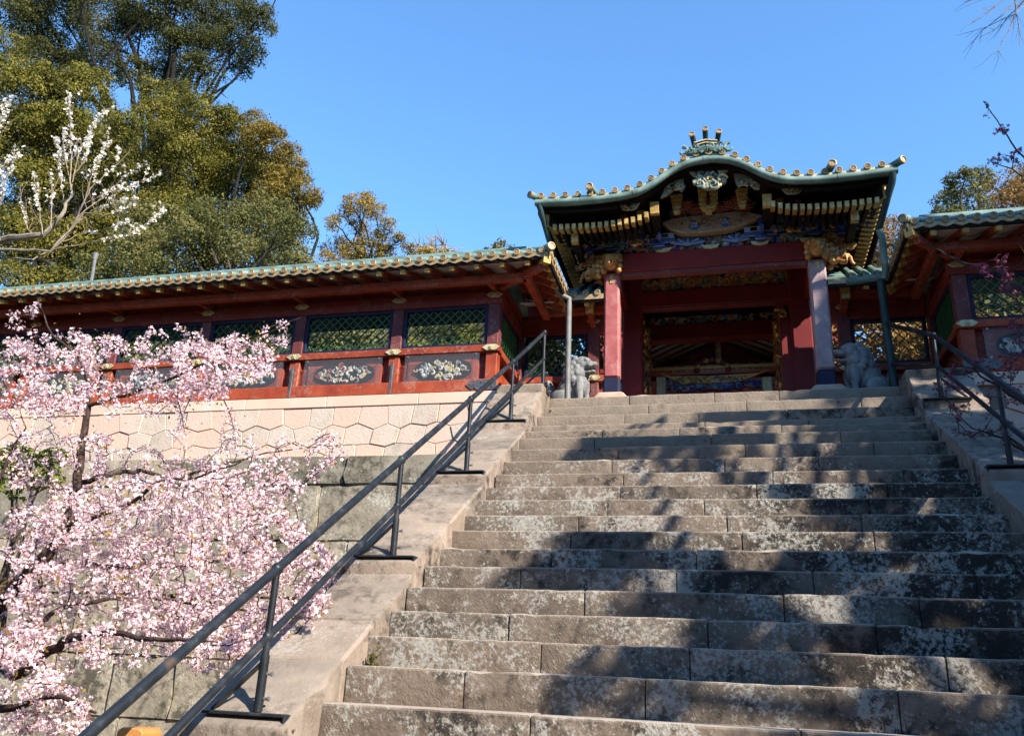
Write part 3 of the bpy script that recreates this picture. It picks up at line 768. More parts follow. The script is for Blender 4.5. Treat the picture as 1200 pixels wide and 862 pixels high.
    window(root, YF+.17, 11.93, 6.035, 6.66, None, xs+.03)
    # front roof: red rafters with gilt ends, white boards, purlin, gilt eave band, barrel tiles, ridge
    ye, ze, yr, zr = 10.0, 6.93, 11.08, 7.60; xc, xrr = (-2.24, -2.99) if side == 'l' else (-2.48, -3.05)
    part(MB().bar((xfar, 10.36, 6.90), (xc-.38, 10.36, 6.90), .10, .11), 'eave_purlin', VERM, bevel=.005)
    part(MB().bar((xc-.38, 10.30, 6.90), (xc-.38, 11.75, 6.90), .10, .11), 'eave_purlin', VERM, bevel=.005)
    part(MB().bar((P[0], 10.72, 6.93), (xc-.12, 10.10, 6.90), .08, .10), 'corner_arm', VERM, bevel=.005)
    sof = MB(); zz = lambda y: 6.985+(y-ye)*.30
    sof.add([(xfar, ye+.03, zz(ye)+.032), (xc-.03, ye+.03, zz(ye)+.032), (xrr, yr, zz(yr)+.06), (xfar, yr, zz(yr)+.06)], [(0, 3, 2, 1)])
    sof.add([(xc-.03, ye+.03, zz(ye)+.032), (xc-.03, 12.3, zz(ye)+.032), (xrr, 12.3, zz(yr)+.06), (xrr, yr, zz(yr)+.06)], [(0, 3, 2, 1)])
    part(sof, 'soffit_board', CREAM)
    raf = {}
    def rafter(p, q_, key):
        p = Vector(p); q_ = Vector(q_)
        if key not in raf:
            me, o = MB().bar(p, q_, .062, .078).mesh('rafter', VERM); d = (q_-p).normalized()
            c, oc = MB().bar(p-d*.012, p+d*.075, .067, .083).mesh('rafter_end', GOLD)
            pc = Vector((fx(p.x), p.y, p.z)); raf[key] = (me, o-pc, c, oc-pc)
        me, o, c, oc = raf[key]; pc = Vector((fx(p.x), p.y, p.z))
        r = place('rafter', me, pc+o, root); place('rafter_end', c, pc+oc, r)
    x = xc-.30
    while x > xfar+.05:
        e = min(yr, ye+.02+(xc-x)*1.42) if x > xrr else yr
        rafter((x, ye+.05, zz(ye)-.015), (x, e, zz(e)-.015), ('f', round(e, 2))); x -= .36
    y = ye+.30
    while y < 11.9:
        e = max(xrr, xc-(y-ye)*.70); rafter((xc-.05, y, zz(ye)-.015), (e, y, zz(ye)+(xc-e)*.43-.02), ('s', round(e, 2))); y += .28
    part(MB().bar((xc-.03, ye+.03, zz(ye)-.012), (xrr, yr, zz(yr)-.0), .10, .10), 'hip_rafter', VERM)
    part(MB().bar((xc-.015, ye+.015, zz(ye)-.012), (xc-.10, ye+.11, zz(ye)+.01), .108, .108), 'hip_rafter_end', GOLD)
    # black eave board and gilt eave band
    part(MB().box(xfar, xc+.004, ye+.012, ye+.05, 6.985, 7.03), 'eave_board', BLACK)
    part(MB().box(xc-.035, xc+.004, ye+.052, 11.45, 6.965, 7.03), 'eave_board', BLACK)
    band = MB(); x = xc
    while x > xfar:
        band.prism([(x, 7.075), (x-.175, 7.075), (x-.175, 7.03), (x-.13, 7.012), (x-.0875, 7.0), (x-.045, 7.012), (x, 7.03)], (0, ye-.012, 0), (1, 0, 0), (0, 0, 1), (0, .02, 0)); x -= .175
    part(band, 'eave_band', TILEGOLD)
    band = MB(); y = ye
    while y < 11.4:
        band.prism([(y, 7.075), (y+.175, 7.075), (y+.175, 7.03), (y+.0875, 7.0), (y, 7.03)], (xc-.008, 0, 0), (0, 1, 0), (0, 0, 1), (.02, 0, 0)); y += .175
    part(band, 'eave_band', TILEGOLD)
    rf = MB(); T = .035
    def slab(a, b_, c, d):
        rf.hexa([a, b_, c, d]+[(p[0], p[1], p[2]+T) for p in (a, b_, c, d)])
    zt = 7.05
    slab((xfar, ye, zt), (xc, ye, zt), (xrr, yr, zr), (xfar, yr, zr))
    slab((xc, ye, zt), (xc, 12.5, zt), (xrr, 12.5, zr), (xrr, yr, zr))
    slab((xfar, yr+.001, zr), (xrr, yr+.001, zr), (xrr, 12.16, zt), (xfar, 12.16, zt))
    part(rf, 'roof', VERDI)
    ti = {}
    def tile(p, q_, key, sd=False):
        p = Vector(p); q_ = Vector(q_)
        pc = Vector((fx(p.x), p.y, p.z))
        if key not in ti:
            me, o = MB().tube([p, q_], .042, 8).mesh('barrel_tile', VERDI, smooth=True); ti[key] = (me, o-pc)
        me, o = ti[key]; t = place('barrel_tile', me, pc+o, root)
        if sd:
            m2, o2 = TILE_SIDE[-1 if MIR[0] else 1]; place('tile_end', m2, pc+o2, t)
        else: place('tile_end', TILE_END, pc+TEO, t)
    x = xc-.0875
    while x > xfar:
        e = 1 if x < xrr else (xc-x)/(xc-xrr)
        tile((x, ye-.02, zt+.045), (x, ye+(yr-ye)*e, zt+.045+(zr-zt)*e), round(e, 2)); x -= .175
    y = ye+.13
    while y < 11.45:
        e = min(1, (y-ye)/(yr-ye)); tile((xc+.02, y, zt+.045), (xc+(xrr-xc)*e, y, zt+.045+(zr-zt)*e), ('s', round(e, 2)), True); y += .175
    part(MB().tube([(xc+.04, ye-.05, zt+.075), (xc-.1, ye+.13, zt+.12), (xrr, yr, zr+.08)], [.062, .06, .06], 10), 'hip_ridge', VERDI, smooth=True)
    part(MB().lathe((xc+.045, ye-.055, zt+.075), (1, -1.2, -.1), [(-.01, .056), (.02, .056), (.022, .044), (.012, .04), (.012, .0)], 14), 'hip_ridge_end', TILEGOLD)
    rd = MB().box(xfar, xrr+.05, yr-.09, yr+.09, zr+.02, zr+.10).tube([(xfar, yr, zr+.12), (xrr+.16, yr, zr+.12)], .062, 10)
    part(rd, 'ridge', VERDI, smooth=True)
    part(MB().box(xrr-.09, xrr+.09, yr+.10, 12.5, zr+.02, zr+.10).tube([(xrr, yr+.1, zr+.13), (xrr, 12.5, zr+.13)], .07, 10), 'ridge', VERDI, smooth=True)
    # side fence tying the wing to the gate
    YS = 12.1; xa, xb = P[0]+.10, -1.70
    part(MB().box(xa, xb, YS-.09, YS+.10, 5.30, 5.52), 'sill_beam', VERM, bevel=.006)
    part(MB().box(xa, xb, YS-.075, YS+.09, 5.925, 6.03), 'rail_beam', VERM, bevel=.006)
    part(MB().box(xa, xb, YS-.05, YS+.09, 6.725, 7.02), 'head_beam', DARKRED, bevel=.006)
    part(MB().box(xa, xb, YS+.02, YS+.05, 5.5, 5.93), 'board', DARKRED)
    part(MB().box(-2.03, -1.86, YS-.06, YS+.11, 5.52, 6.83), 'pillar', PURPLE, bevel=.01)
    window(root, xa+.02, -2.035, 6.035, 6.72, YS)
    part(MB().box(P[0]-.085, P[0]+.085, YS-.07, YS+.10, 5.30, 7.02), 'pillar', PURPLE, bevel=.01)
    nail_cover(root, -1.945, YS-.076, 5.978); nail_cover(root, -1.945, YS-.062, 6.92, .10, .042)
    part(MB().box(xc-.4, xb, YS-.30, YS-.20, 6.955, 7.06), 'purlin', VERM, bevel=.005)
    part(MB().bar((-1.945, YS-.06, 6.86), (-1.945, YS-.42, 6.93), .09, .12), 'bracket', VERM, bevel=.005)
    part(MB().bar((-1.945, YS-.415, 6.88), (-1.945, YS-.44, 7.10), .11, .13, (0, 1, 0)), 'bracket_end', GOLD)
    y0 = 11.42
    part(MB().hexa([(xc-.75, y0+.05, 7.02), (xb, y0+.05, 7.02), (xb, YS+.1, 7.30), (xc-.75, YS+.1, 7.30), (xc-.75, y0+.05, 7.035), (xb, y0+.05, 7.035), (xb, YS+.1, 7.315), (xc-.75, YS+.1, 7.315)]), 'soffit_board', CREAM)
    part(MB().box(P[0]-.1, xb, YS+.0, YS+.04, 7.0, 7.49), 'frieze_board', DARKRED)
    s2 = MB().hexa([(xc-.3, y0, 7.05), (xb, y0, 7.05), (xb, YS, 7.50), (xc-.3, YS, 7.50), (xc-.3, y0, 7.085), (xb, y0, 7.085), (xb, YS, 7.535), (xc-.3, YS, 7.535)])
    part(s2, 'roof', VERDI)
    part(MB().box(xc-.02, xb, y0-.012, y0+.008, 7.0, 7.075), 'eave_band', TILEGOLD)
    part(MB().box(xc-.02, xb, y0+.012, y0+.05, 6.965, 7.03), 'eave_board', BLACK)
    for k in range(3): tile((xc+.10+k*.175, y0-.02, zt+.045), (xc+.10+k*.175, YS, zt+.50), 'in')
    for k in range(2): rafter((xc-.02+k*.30, y0+.05, zz(ye)-.02), (xc-.02+k*.30, YS, zz(ye)+.25), 'in')
    return root
wing([-3.15, -4.6, -6.17, -7.79, -9.41, -11.0, -12.6], -13.3, 'long red fence with green lattice windows and gilt-edged roof, left of the gate', 1, 'l')
MIR[0] = True
wing([-3.15, -4.75, -6.35], -7.3, 'shaded red lattice fence with tiled roof, right of the gate', 2, 'r')
MIR[0] = False
lampt = thing('roof_lamp', (-9.6, 11.9, 7.6), 'small grey pole lamp rising behind the left fence roof', 'lamp')
pt = at(108, 325, 12.3); pq = at(112, 300, 12.3)
MB().tube([(pt.x, pt.y, 5.2), pt, (pq.x, pq.y, pq.z)], [.03, .03, .03], 8).build('pole', PIPE, lampt, smooth=True)
MB().lathe((pq.x, pq.y, pq.z-.08), (0, 0, 1), [(0, .04), (.1, .055), (.13, .055), (.15, .02)], 10).build('lamp_head', PIPE, lampt, smooth=True)
# ------------------------------------------------------------------ the gate
PENDANT = M('pale_green_gilt', [(.3, (.12, .125, .08)), (.7, (.24, .23, .155))], 20, .6, bmp=.3)
GY = 10.45                        # plane of the front gutter
gate = thing('shrine_gate', (XC, 13, 5.3), 'ornate lacquered gate with curved green gable roof and gilt carvings atop the steps', 'gate')
G = lambda b, n, mt, par=None, **k: b.build(n, mt, par or gate, **k)
def W2(px, py, Y): v = at(px, py, Y); return v
gp = [(630.4, 242), (671, 240), (712, 235), (748, 226.5), (773, 214), (794, 199), (814, 190.5), (834, 188.5), (856, 188.8), (866, 191), (882, 199), (897, 209), (917, 215.5), (943, 214), (979, 210), (1017, 204), (1056.6, 198)]
GC = [(W2(x, y, GY).x, W2(x, y, GY).z) for x, y in gp]
def zg(x):
    if x <= GC[0][0]: return GC[0][1]
    for (a, za), (b_, zb) in zip(GC, GC[1:]):
        if x <= b_:
            t = (x-a)/(b_-a); return za+(zb-za)*t
    return GC[-1][1]
_zs = {}
def zc_(x):      # smoothed and made symmetric about the gate's centre line
    f = lambda u: sum(.5*(zg(XC+u+d*.07)+zg(XC-u+d*.07)) for d in (-2, -1, 0, 1, 2))/5
    return f(abs(x-XC))
XGL, XGR = XC-2.42, XC+2.42
NX = 64; xs_ = [XGL+(XGR-XGL)*i/NX for i in range(NX+1)]
YB = 15.2
def zroof(x, y):
    u = min(1, abs(x-XC)/2.42); t = min(1, (y-GY)/3.0); t2 = min(1, (YB-y)/3.0)
    return zc_(x)*(1)+(1-u**2.2)*.95*min(t, t2)
# roof shell
rf = MB(); vs = []; fs = []; ys_ = [GY-.03+(YB-GY)*j/16 for j in range(17)]
for dz in (.075, -.02):
    for y in ys_:
        for x in xs_: vs.append((x, y, zroof(x, y)+dz))
n1 = NX+1; tot = n1*17
for j in range(16):
    for i in range(NX):
        a = j*n1+i; fs.append((a, a+1, a+n1+1, a+n1)); fs.append((tot+a, tot+a+n1, tot+a+n1+1, tot+a+1))
for i in range(NX):
    fs.append((i, tot+i, tot+i+1, i+1)); a = 16*n1+i; fs.append((a, a+1, tot+a+1, tot+a))
for j in range(16):
    a = j*n1; fs.append((a, a+n1, tot+a+n1, tot+a)); a = j*n1+NX; fs.append((a, tot+a, tot+a+n1, a+n1))
rf.add(vs, fs, 0);
G(rf, 'roof', VERDI, smooth=True)
# black eave boarding under the roof and curved gable board
un = MB(); vs = []; fs = []
YU = [GY+.03, 11.35]
for y in [GY+.04, 10.8, 11.2, 12, 13.5, 15, YB-.05]:
    for x in xs_: vs.append((x*.99+XC*.01, y, zroof(x, y)-.05))
for j in range(6):
    for i in range(NX):
        a = j*n1+i; fs.append((a, a+n1, a+n1+1, a+1))
un.add(vs, fs); G(un, 'eave_boarding', BLACK, smooth=True)
def curve_board(y0, y1, dt, db, xa, xb, name, mt, n=44):
    b = MB(); vs = []; fs = []
    for i in range(n+1):
        x = xa+(xb-xa)*i/n; z = zc_(x); vs += [(x, y0, z+db), (x, y0, z+dt), (x, y1, z+dt), (x, y1, z+db)]
    for i in range(n):
        k = 4*i
        for a, c in ((0, 1), (1, 2), (2, 3), (3, 0)): fs.append((k+a, k+c, k+4+c, k+4+a))
    fs += [(0, 3, 2, 1), (4*n, 4*n+1, 4*n+2, 4*n+3)]
    b.add(vs, fs); return G(b, name, mt, smooth=True)
curve_board(GY+.06, GY+.12, -.025, -.085, XGL+.05, XC-1.25, 'eave_fascia', BLACK); curve_board(GY+.06, GY+.12, -.025, -.085, XC+1.25, XGR-.05, 'eave_fascia', BLACK)
# gutter along the front curve, with joints, and pipes
gut = [(x, GY-.05, zc_(x)+.0) for x in xs_]
go = G(MB().tube(gut, .05, 10), 'gutter', VERDI, smooth=True)
for u in (-1.72, -.98, 0.0, .98, 1.72):
    x = XC+u; d = Vector((.04, 0, zc_(x+.02)-zc_(x-.02))); p = Vector((x, GY-.05, zc_(x))); MB().tube([p-d, p+d], .056, 10).build('gutter_joint', VERDI, go, smooth=True)
# tiles with gilt ends along the front curve
gt = {}
cl = []
acc = 0; X_ = XGL+.08; step = .001; L = 0; prev = (X_, zc_(X_))
while X_ < XGR-.06:
    cur = (X_, zc_(X_)); L += math.hypot(cur[0]-prev[0], cur[1]-prev[1]); prev = cur
    if L >= acc: cl.append(X_); acc += .178
    X_ += .002
for x in cl:
    z = zc_(x)+.115
    me, o = MB().tube([(x, GY-.045, z), (x, GY+.5, zroof(x, GY+.5)+.11), (x, GY+1.6, zroof(x, GY+1.6)+.11)], .045, 8).mesh('barrel_tile', VERDI, smooth=True)
    t = place('barrel_tile', me, o, gate); place('tile_end', TILE_END, Vector((x, GY-.05, z))+TEO, t)
band = MB()
for i in range(NX):
    a, c = xs_[i], xs_[i+1]
    band.hexa([(a, GY-.034, zc_(a)+.045), (c, GY-.034, zc_(c)+.045), (c, GY-.022, zc_(c)+.045), (a, GY-.022, zc_(a)+.045), (a, GY-.034, zc_(a)+.10), (c, GY-.034, zc_(c)+.10), (c, GY-.022, zc_(c)+.10), (a, GY-.022, zc_(a)+.10)])
G(band, 'eave_band', GOLDPALE)
for px, s in ((703, -1), (967, 1)):          # ends of the descending ridges and corner ridges
    x = XC+s*1.62; z = zc_(x)
    rd = G(MB().tube([(x, GY-.13, z+.17), (x-s*.04, GY+.4, z+.30), (XC+s*.9, GY+2.6, zroof(XC+s*.9, GY+2.6)+.2)], [.052, .056, .056], 10), 'descending_ridge', VERDI, smooth=True)
    MB().lathe((x, GY-.135, z+.17), (0, -1, 0), [(-.02, .056), (.02, .056), (.024, .044), (.012, .04), (.012, 0)], 14).build('ridge_end', TILEGOLD, rd)
    x = XC+s*2.42
    rd = G(MB().tube([(x+s*.05, GY-.10, z+.14), (x-s*.25, GY+.30, z+.16), (XC+s*1.4, GY+2.2, zroof(XC+s*1.4, GY+2.2)+.16)], [.05, .052, .052], 10), 'corner_ridge', VERDI, smooth=True)
    MB().lathe((x+s*.06, GY-.115, z+.138), (s*.6, -.8, -.05), [(-.02, .054), (.02, .054), (.024, .043), (.012, .039), (.012, 0)], 14).build('ridge_end', TILEGOLD, rd)
# demon-tile ornament with three horn cylinders on the crest
oz = zc_(XC)+.10
orn = MB()
for s in (-1, 1):
    pts = []
    for i in range(12):
        f = i/11; a = 4.7*f; r = .085*(1-.7*f); pts.append((XC+s*(.30+.0-r*math.sin(a)*1.0+.02), GY-.02, oz+.10+r*math.cos(a)-.02))
    orn.tube(pts, [.03-.012*i/11 for i in range(12)], 8)
    orn.tube([(XC+s*.28, GY-.02, oz+.06), (XC+s*.15, GY-.03, oz+.05), (XC, GY-.04, oz+.09)], [.05, .055, .06], 8)
cr = carving(XC-.22, XC+.22, oz+.02, oz+.14, GY-.05, [VERDI, PALEGREEN], 26, .05, .03, 5)

om = G(orn, 'crest_scroll', VERDI, smooth=True); cr.build('scroll_relief', [VERDIDK, VERDI], om, smooth=True)
st = MB()
st.prism([(-.17, 0), (.17, 0), (.15, .05), (.19, .06), (.0, .115), (-.19, .06), (-.15, .05)], (XC, GY-.02, oz+.14), (1, 0, 0), (0, 0, 1), (0, .25, 0))
G(st, 'crest_block', BLACK)
b = MB()
for dz, w in ((.17, .155), (.215, .16)):
    b.bar((XC-w, GY-.035, oz+dz-.01), (XC, GY-.035, oz+dz+.02), .015, .02, (0, 1, 0)); b.bar((XC, GY-.035, oz+dz+.02), (XC+w, GY-.035, oz+dz-.01), .015, .02, (0, 1, 0))
G(b, 'crest_trim', GOLDPALE)
for u, h in ((-.165, .335), (0, .40), (.165, .335)):
    p = Vector((XC+u*1.12, GY-.05, oz+h)); 
    c = G(MB().tube([(XC+u*.9, GY+.12, oz+.14), (XC+u, GY+.05, oz+h-.06), p], [.034, .037, .040], 10), 'crest_horn', VERDIDK, smooth=True)
    d = (p-Vector((XC+u, GY+.05, oz+h-.06))).normalized(); d = (d+Vector((0, -1.6, 0))).normalized()
    MB().lathe(p, d, [(-.02, .043), (.016, .043), (.018, .035), (.008, .031), (.008, 0)], 12).build('horn_end', TILEGOLD, c)
G(MB().tube([(XC, GY, oz+.12), (XC, GY+1.5, zroof(XC, GY+1.5)+.17), (XC, 13.4, zroof(XC, 13.4)+.17)], .075, 10), 'crest_ridge', VERDI, smooth=True)

# pillars, base stones, metal sleeves
PY = 11.5
FP = [-1.575, 1.315]
for k, x in enumerate(FP):
    s = -1 if k == 0 else 1
    bs = [(-.24, 0), (.24, 0), (.24, .13), (.17, .21), (-.17, .21), (-.24, .13)]
    G(MB().prism([(x+a, 5.28+c) for a, c in bs], (0, PY-.23, 0), (1, 0, 0), (0, 0, 1), (0, .46, 0)), 'base_stone', PINKSTONE, bevel=.02)
    pl = G(MB().box(x-.115, x+.115, PY-.115, PY+.115, 5.745, 7.52), 'front_pillar', FADED if k == 0 else FADED_SHADED, bevel=.028, label='sun-faded pink-red front pillar' if k == 0 else 'faded red front pillar, toned mauve for shade')
    MB().box(x-.121, x+.121, PY-.121, PY+.121, 5.488, 5.745).build('metal_sleeve', NAVY, pl, bevel=.028)
    MB().box(x-.118, x+.118, PY-.118, PY+.118, 7.36, 7.44).build('metal_band', NAVY, pl, bevel=.028)
    MB().box(x-.026, x+.026, PY-.124, PY-.119, 7.22, 7.36).build('gilt_strap', GOLD, pl)
for x in (FP[0]+.13, FP[1]-.13):
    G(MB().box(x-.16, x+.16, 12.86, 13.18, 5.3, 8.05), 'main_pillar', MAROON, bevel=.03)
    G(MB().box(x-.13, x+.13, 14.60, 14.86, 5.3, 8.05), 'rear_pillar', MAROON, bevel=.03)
# jamb posts and lintels that narrow the opening
aL = W2(753, 400, 13).x; aR = W2(915, 400, 13).x
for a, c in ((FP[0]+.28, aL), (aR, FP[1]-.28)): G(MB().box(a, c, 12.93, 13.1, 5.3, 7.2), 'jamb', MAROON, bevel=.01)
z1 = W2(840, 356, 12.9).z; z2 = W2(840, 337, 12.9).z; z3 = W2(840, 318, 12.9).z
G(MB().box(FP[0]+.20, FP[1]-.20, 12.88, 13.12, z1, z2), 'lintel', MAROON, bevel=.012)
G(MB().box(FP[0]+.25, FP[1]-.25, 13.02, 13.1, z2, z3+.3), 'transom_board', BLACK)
CM = [GOLDDARK, GILTBROWN, TEAL, GOLDDARK, CORAL]
G(carving(FP[0]+.30, FP[1]-.30, z2+.04, z3-.04, 13.0, CM, 260, .085, .06, 21), 'transom_carving', CM, smooth=True, kind='stuff')
G(MB().box(aL+.0, aR-.0, 12.885, 12.93, z1-.03, z1-.002), 'lintel_trim', PURPLE)
y4 = 14.55
za, zb, zd = W2(840, 396, y4).z, W2(840, 377, y4).z, W2(840, 362, y4).z
G(MB().box(FP[0]+.15, FP[1]-.15, y4, y4+.22, za, zb), 'rear_lintel', MAROON, bevel=.012)
G(MB().box(FP[0]+.15, FP[1]-.15, y4-.005, y4-.001, za-.001, za+.03), 'rear_lintel_trim', VERM)
G(MB().box(FP[0]+.15, FP[1]-.15, y4+.1, y4+.14, zb, zd+.6), 'rear_transom_board', BLACK)
CM2 = [GILTBROWN, BLACK, PALEBLUE, GOLDDARK, TEAL]
G(carving(FP[0]+.3, FP[1]-.3, zb+.03, zd-.02, y4+.08, CM2, 200, .075, .06, 22), 'transom_carving', CM2, smooth=True, kind='stuff')
# folded-back carved doors
for px, s in ((758, 1), (913, -1)):
    x = W2(px, 420, 14.4).x
    d = G(MB().box(x-.05, x+.05, 13.15, 14.5, 5.35, za-.02), 'door', GILTBROWN, bevel=.008)
    cv = carving(13.2, 14.45, 5.4, za-.1, 0, [GILTBROWN, GOLDDARK], 90, .10, .03, 31)
    # the relief lies on the doorway's side face
    cv.v = [(x+s*(.05-v[1]), v[0], v[2]) for v in cv.v]; cv.build('door_relief', [GILTBROWN, GOLDDARK], d, smooth=True)
    cv = carving(x-.055, x+.055, 5.4, za-.1, 13.148, [GILTBROWN, GOLDDARK], 34, .055, .03, 33); cv.build('door_edge_relief', [GILTBROWN, GOLDDARK], d, smooth=True)
# front beam in two steps between the pillars
bz0 = W2(840, 313, PY-.1).z; bz1 = W2(840, 289, PY-.1).z
G(MB().box(FP[0]+.10, FP[1]-.10, PY-.10, PY+.10, bz0+.03, bz1), 'front_beam', M('front_beam_lacquer', [(.3, (.125, .010, .008)), (.7, (.165, .018, .012))], 3, .6, bmp=.06, spec=.15), bevel=.012)
G(MB().box(FP[0]+.10, FP[1]-.10, PY-.075, PY+.075, bz0-.03, bz0+.03), 'beam_foot', PURPLE, bevel=.008)
# pale gilt plates on the beam's top edge
for px, py, w in ((681, 305, .10), (777, 297, .13), (833, 292, .13), (891, 287, .13), (946, 283, .10)):
    p = W2(px, py, PY-.11)
    G(MB().prism([(-w, .03), (-w*.75, -.02), (0, -.035), (w*.75, -.02), (w, .03)], (p.x, PY-.10, bz1-.002), (1, 0, 0), (0, 0, 1), (0, -.03, 0), rim=.004), 'beam_plate', GOLDPALE)
# gilt lion-head brackets at the pillar tops
def lion_head(x, y, z, d, name='lion_bracket'):
    "carved beam end: brow, muzzle, open jaw, ears and mane curls; d = facing direction"
    d = Vector(d).normalized(); r = d.cross(Vector((0, 0, 1))).normalized(); u = Vector((0, 0, 1))
    K = .84; P_ = lambda a, b_, c: tuple(Vector((x, y, z))+(d*a+r*b_+u*c)*K)
    E_ = [(P_(0, 0, 0), (.13, .13, .14)), (P_(.11, 0, .02), (.10, .10, .09)), (P_(.19, 0, -.005), (.075, .075, .06)), (P_(.23, 0, .03), (.035, .035, .03)), (P_(.15, 0, -.10), (.065, .065, .035)), (P_(.265, 0, -.03), (.032, .035, .05)), (P_(.285, 0, -.09), (.026, .03, .045)), (P_(.31, 0, -.135), (.03, .026, .022))]
    for s in (-1, 1):
        E_ += [(P_(.13, s*.055, .085), (.04, .04, .035)), (P_(.03, s*.11, .10), (.045, .03, .06)), (P_(.24, s*.03, .02), (.022, .022, .02))]
        for k in range(4):
            a = -1.1+k*.75; E_.append((P_(-.05, s*(.12+.025*math.cos(a)), .15*math.sin(a)), (.06, .06, .06)))
        E_ += [(P_(.20, s*.062, -.075), (.016, .016, .05)), (P_(.09, s*.09, .045), (.03, .02, .022))]
    for k in range(4): E_.append((P_(-.02, -.09+.06*k, .15), (.045, .045, .045)))
    E_.append((P_(-.12, 0, 0), (.08, .09, .10)))
    E_ = [(c, tuple(v*K for v in rr)) for c, rr in E_]
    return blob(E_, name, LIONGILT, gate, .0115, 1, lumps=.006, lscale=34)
LIONGILT = M('lion_bracket_gilding', [(.3, (.22, .075, .018)), (.5, (.40, .18, .04)), (.72, (.52, .31, .10))], 11, .5, .2, bmp=.5, bscale=50, patina_shade=(.05, .016, .006))
hz = W2(718, 306, PY-.3).z
for k, x in enumerate(FP):
    s = -1 if k == 0 else 1
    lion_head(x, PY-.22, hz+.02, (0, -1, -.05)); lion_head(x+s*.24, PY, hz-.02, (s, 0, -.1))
# bracket sets on the beam: blue blocks and arms with pale ends
def bracket(x, y, z, sc, mats=(BLUE, PALEBLUE, GOLDPALE), name='bracket_set'):
    b = MB(); w = .10*sc
    b.prism([(-w, .11*sc), (-w, .06*sc), (-w*.6, 0), (w*.6, 0), (w, .06*sc), (w, .11*sc)], (x, y-w, z), (1, 0, 0), (0, 0, 1), (0, 2*w, 0))
    b.prism([(-.27*sc, .20*sc), (-.27*sc, .15*sc), (-.18*sc, .11*sc), (.18*sc, .11*sc), (.27*sc, .15*sc), (.27*sc, .20*sc)], (x, y-.05*sc, z), (1, 0, 0), (0, 0, 1), (0, .1*sc, 0))
    b.prism([(-.30*sc, .20*sc), (-.30*sc, .15*sc), (-.20*sc, .11*sc), (.05, .11*sc), (.05, .20*sc)], (x, y, z), (0, 1, 0), (0, 0, 1), (.05*sc, 0, 0))
    for u in (-.22, 0, .22):
        b.prism([(-.055*sc, .29*sc), (-.055*sc, .25*sc), (-.035*sc, .205*sc), (.035*sc, .205*sc), (.055*sc, .25*sc), (.055*sc, .29*sc)], (x+u*sc, y-.06*sc, z), (1, 0, 0), (0, 0, 1), (0, .12*sc, 0), 1)
    b.box(x-.035*sc, x+.035*sc, y-.06*sc, y+.04*sc, z+.29*sc, z+.52*sc, 0)
    for dz in (.02, .11, .20, .29): b.box(x-.105*sc if dz < .1 else x-.275*sc, x+.105*sc if dz < .1 else x+.275*sc, y-.068*sc-.05*sc*(dz < .1), y-.064*sc-.05*sc*(dz < .1), z+dz*sc-.004, z+dz*sc+.004, 2)
    return G(b, name, list(mats))
for px in (773, 891): p = W2(px, 280, PY); bracket(p.x, PY-.10, bz1+.012, .82)
for x in FP: bracket(x, PY-.05, bz1+.05, .8, (BLUE, CORAL, GOLDPALE))
for s, x in zip((-1, 1), FP):
    bracket(x+s*.38, PY, bz1+.05, .85, (BLUE, CORAL, GOLDPALE))
    for k in range(3): bracket(x+s*.1, PY+.8+k*.8, bz1+.02, .9, (BLACK, GOLDDARK, GOLD))
# frieze of waves, leaves and birds above the beam
FM = [TEAL, PALEBLUE, BLUE, TEAL, PALEGREEN, CORAL, BLACK, TEAL, GILTBROWN]
G(MB().box(FP[0]-.3, FP[1]+.3, PY+.02, PY+.09, bz1, bz1+.95), 'gable_wall', BLACK)
G(carving(FP[0]+.12, FP[1]-.12, bz1+.03, bz1+.21, PY-.0, FM, 330, .075, .075, 41), 'beam_frieze', FM, smooth=True, kind='stuff')
for px, py, w in ((805, 283, .26), (862, 279, .20)):      # pale blue crane wings in the frieze
    p = W2(px, py, PY-.12); b = MB()
    for k in range(9):
        a = .25+k*.31; q = Vector((p.x+w*math.cos(a), PY-.10, p.z-.04+.11*math.sin(a))); b.bar((p.x, PY-.11, p.z-.05), q, .03, .018, (0, 1, 0), k % 2)
    b.ell((p.x, PY-.12, p.z-.04), (.07, .03, .03), 0, 8, 5); G(b, 'crane_carving', [PALEBLUE, BLUE])
# big mauve board with two blue crests
YM = PY-.16
pts = [(776.6, 262), (786, 270), (798, 274.5), (806, 275.3), (832, 273), (857, 270), (872, 264.5), (884, 258.5), (892, 253.5), (880, 250.5), (862, 249.5), (842, 251), (820, 253.5), (800, 256), (786, 258.5)]
pl = [(W2(x, y, YM).x, W2(x, y, YM).z) for x, y in pts]
zc0 = sum(z for _, z in pl)/len(pl)
mb_ = G(MB().prism(pl, (0, YM+.09, 0), (1, 0, 0), (0, 0, 1), (0, -.14, 0), rim=.022), 'crest_board', MAUVE)
eg = MB(); lo = pl[1:8]
for a, c in zip(lo, lo[1:]): eg.bar((a[0], YM-.05, a[1]), (c[0], YM-.05, c[1]), .02, .03, (0, 1, 0))
eg.build('gilt_edge', GOLD, mb_)
for px, py in ((813.5, 263.5), (850, 259.5)):
    p = W2(px, py, YM-.06); b = MB(); b.lathe((p.x, YM-.045, p.z), (0, -1, 0), [(-.02, .075), (.014, .075), (.02, .062), (.02, .0)], 20)
    for k in range(3):
        a = math.pi/2+2*math.pi*k/3; b.ell((p.x+.032*math.cos(a), YM-.066, p.z+.032*math.sin(a)), (.026, .008, .026), 1, 8, 4)
    b.build('round_crest', [BLUE, PALEBLUE], mb_)
carving(pl[0][0]+.14, pl[8][0]-.14, zc0-.07, zc0+.05, YM-.052, [MAUVE, GOLDPALE, MAUVE], 56, .034, .014, 51).build('scroll_relief', [MAUVE, GOLD, GILTBROWN], mb_, smooth=True)
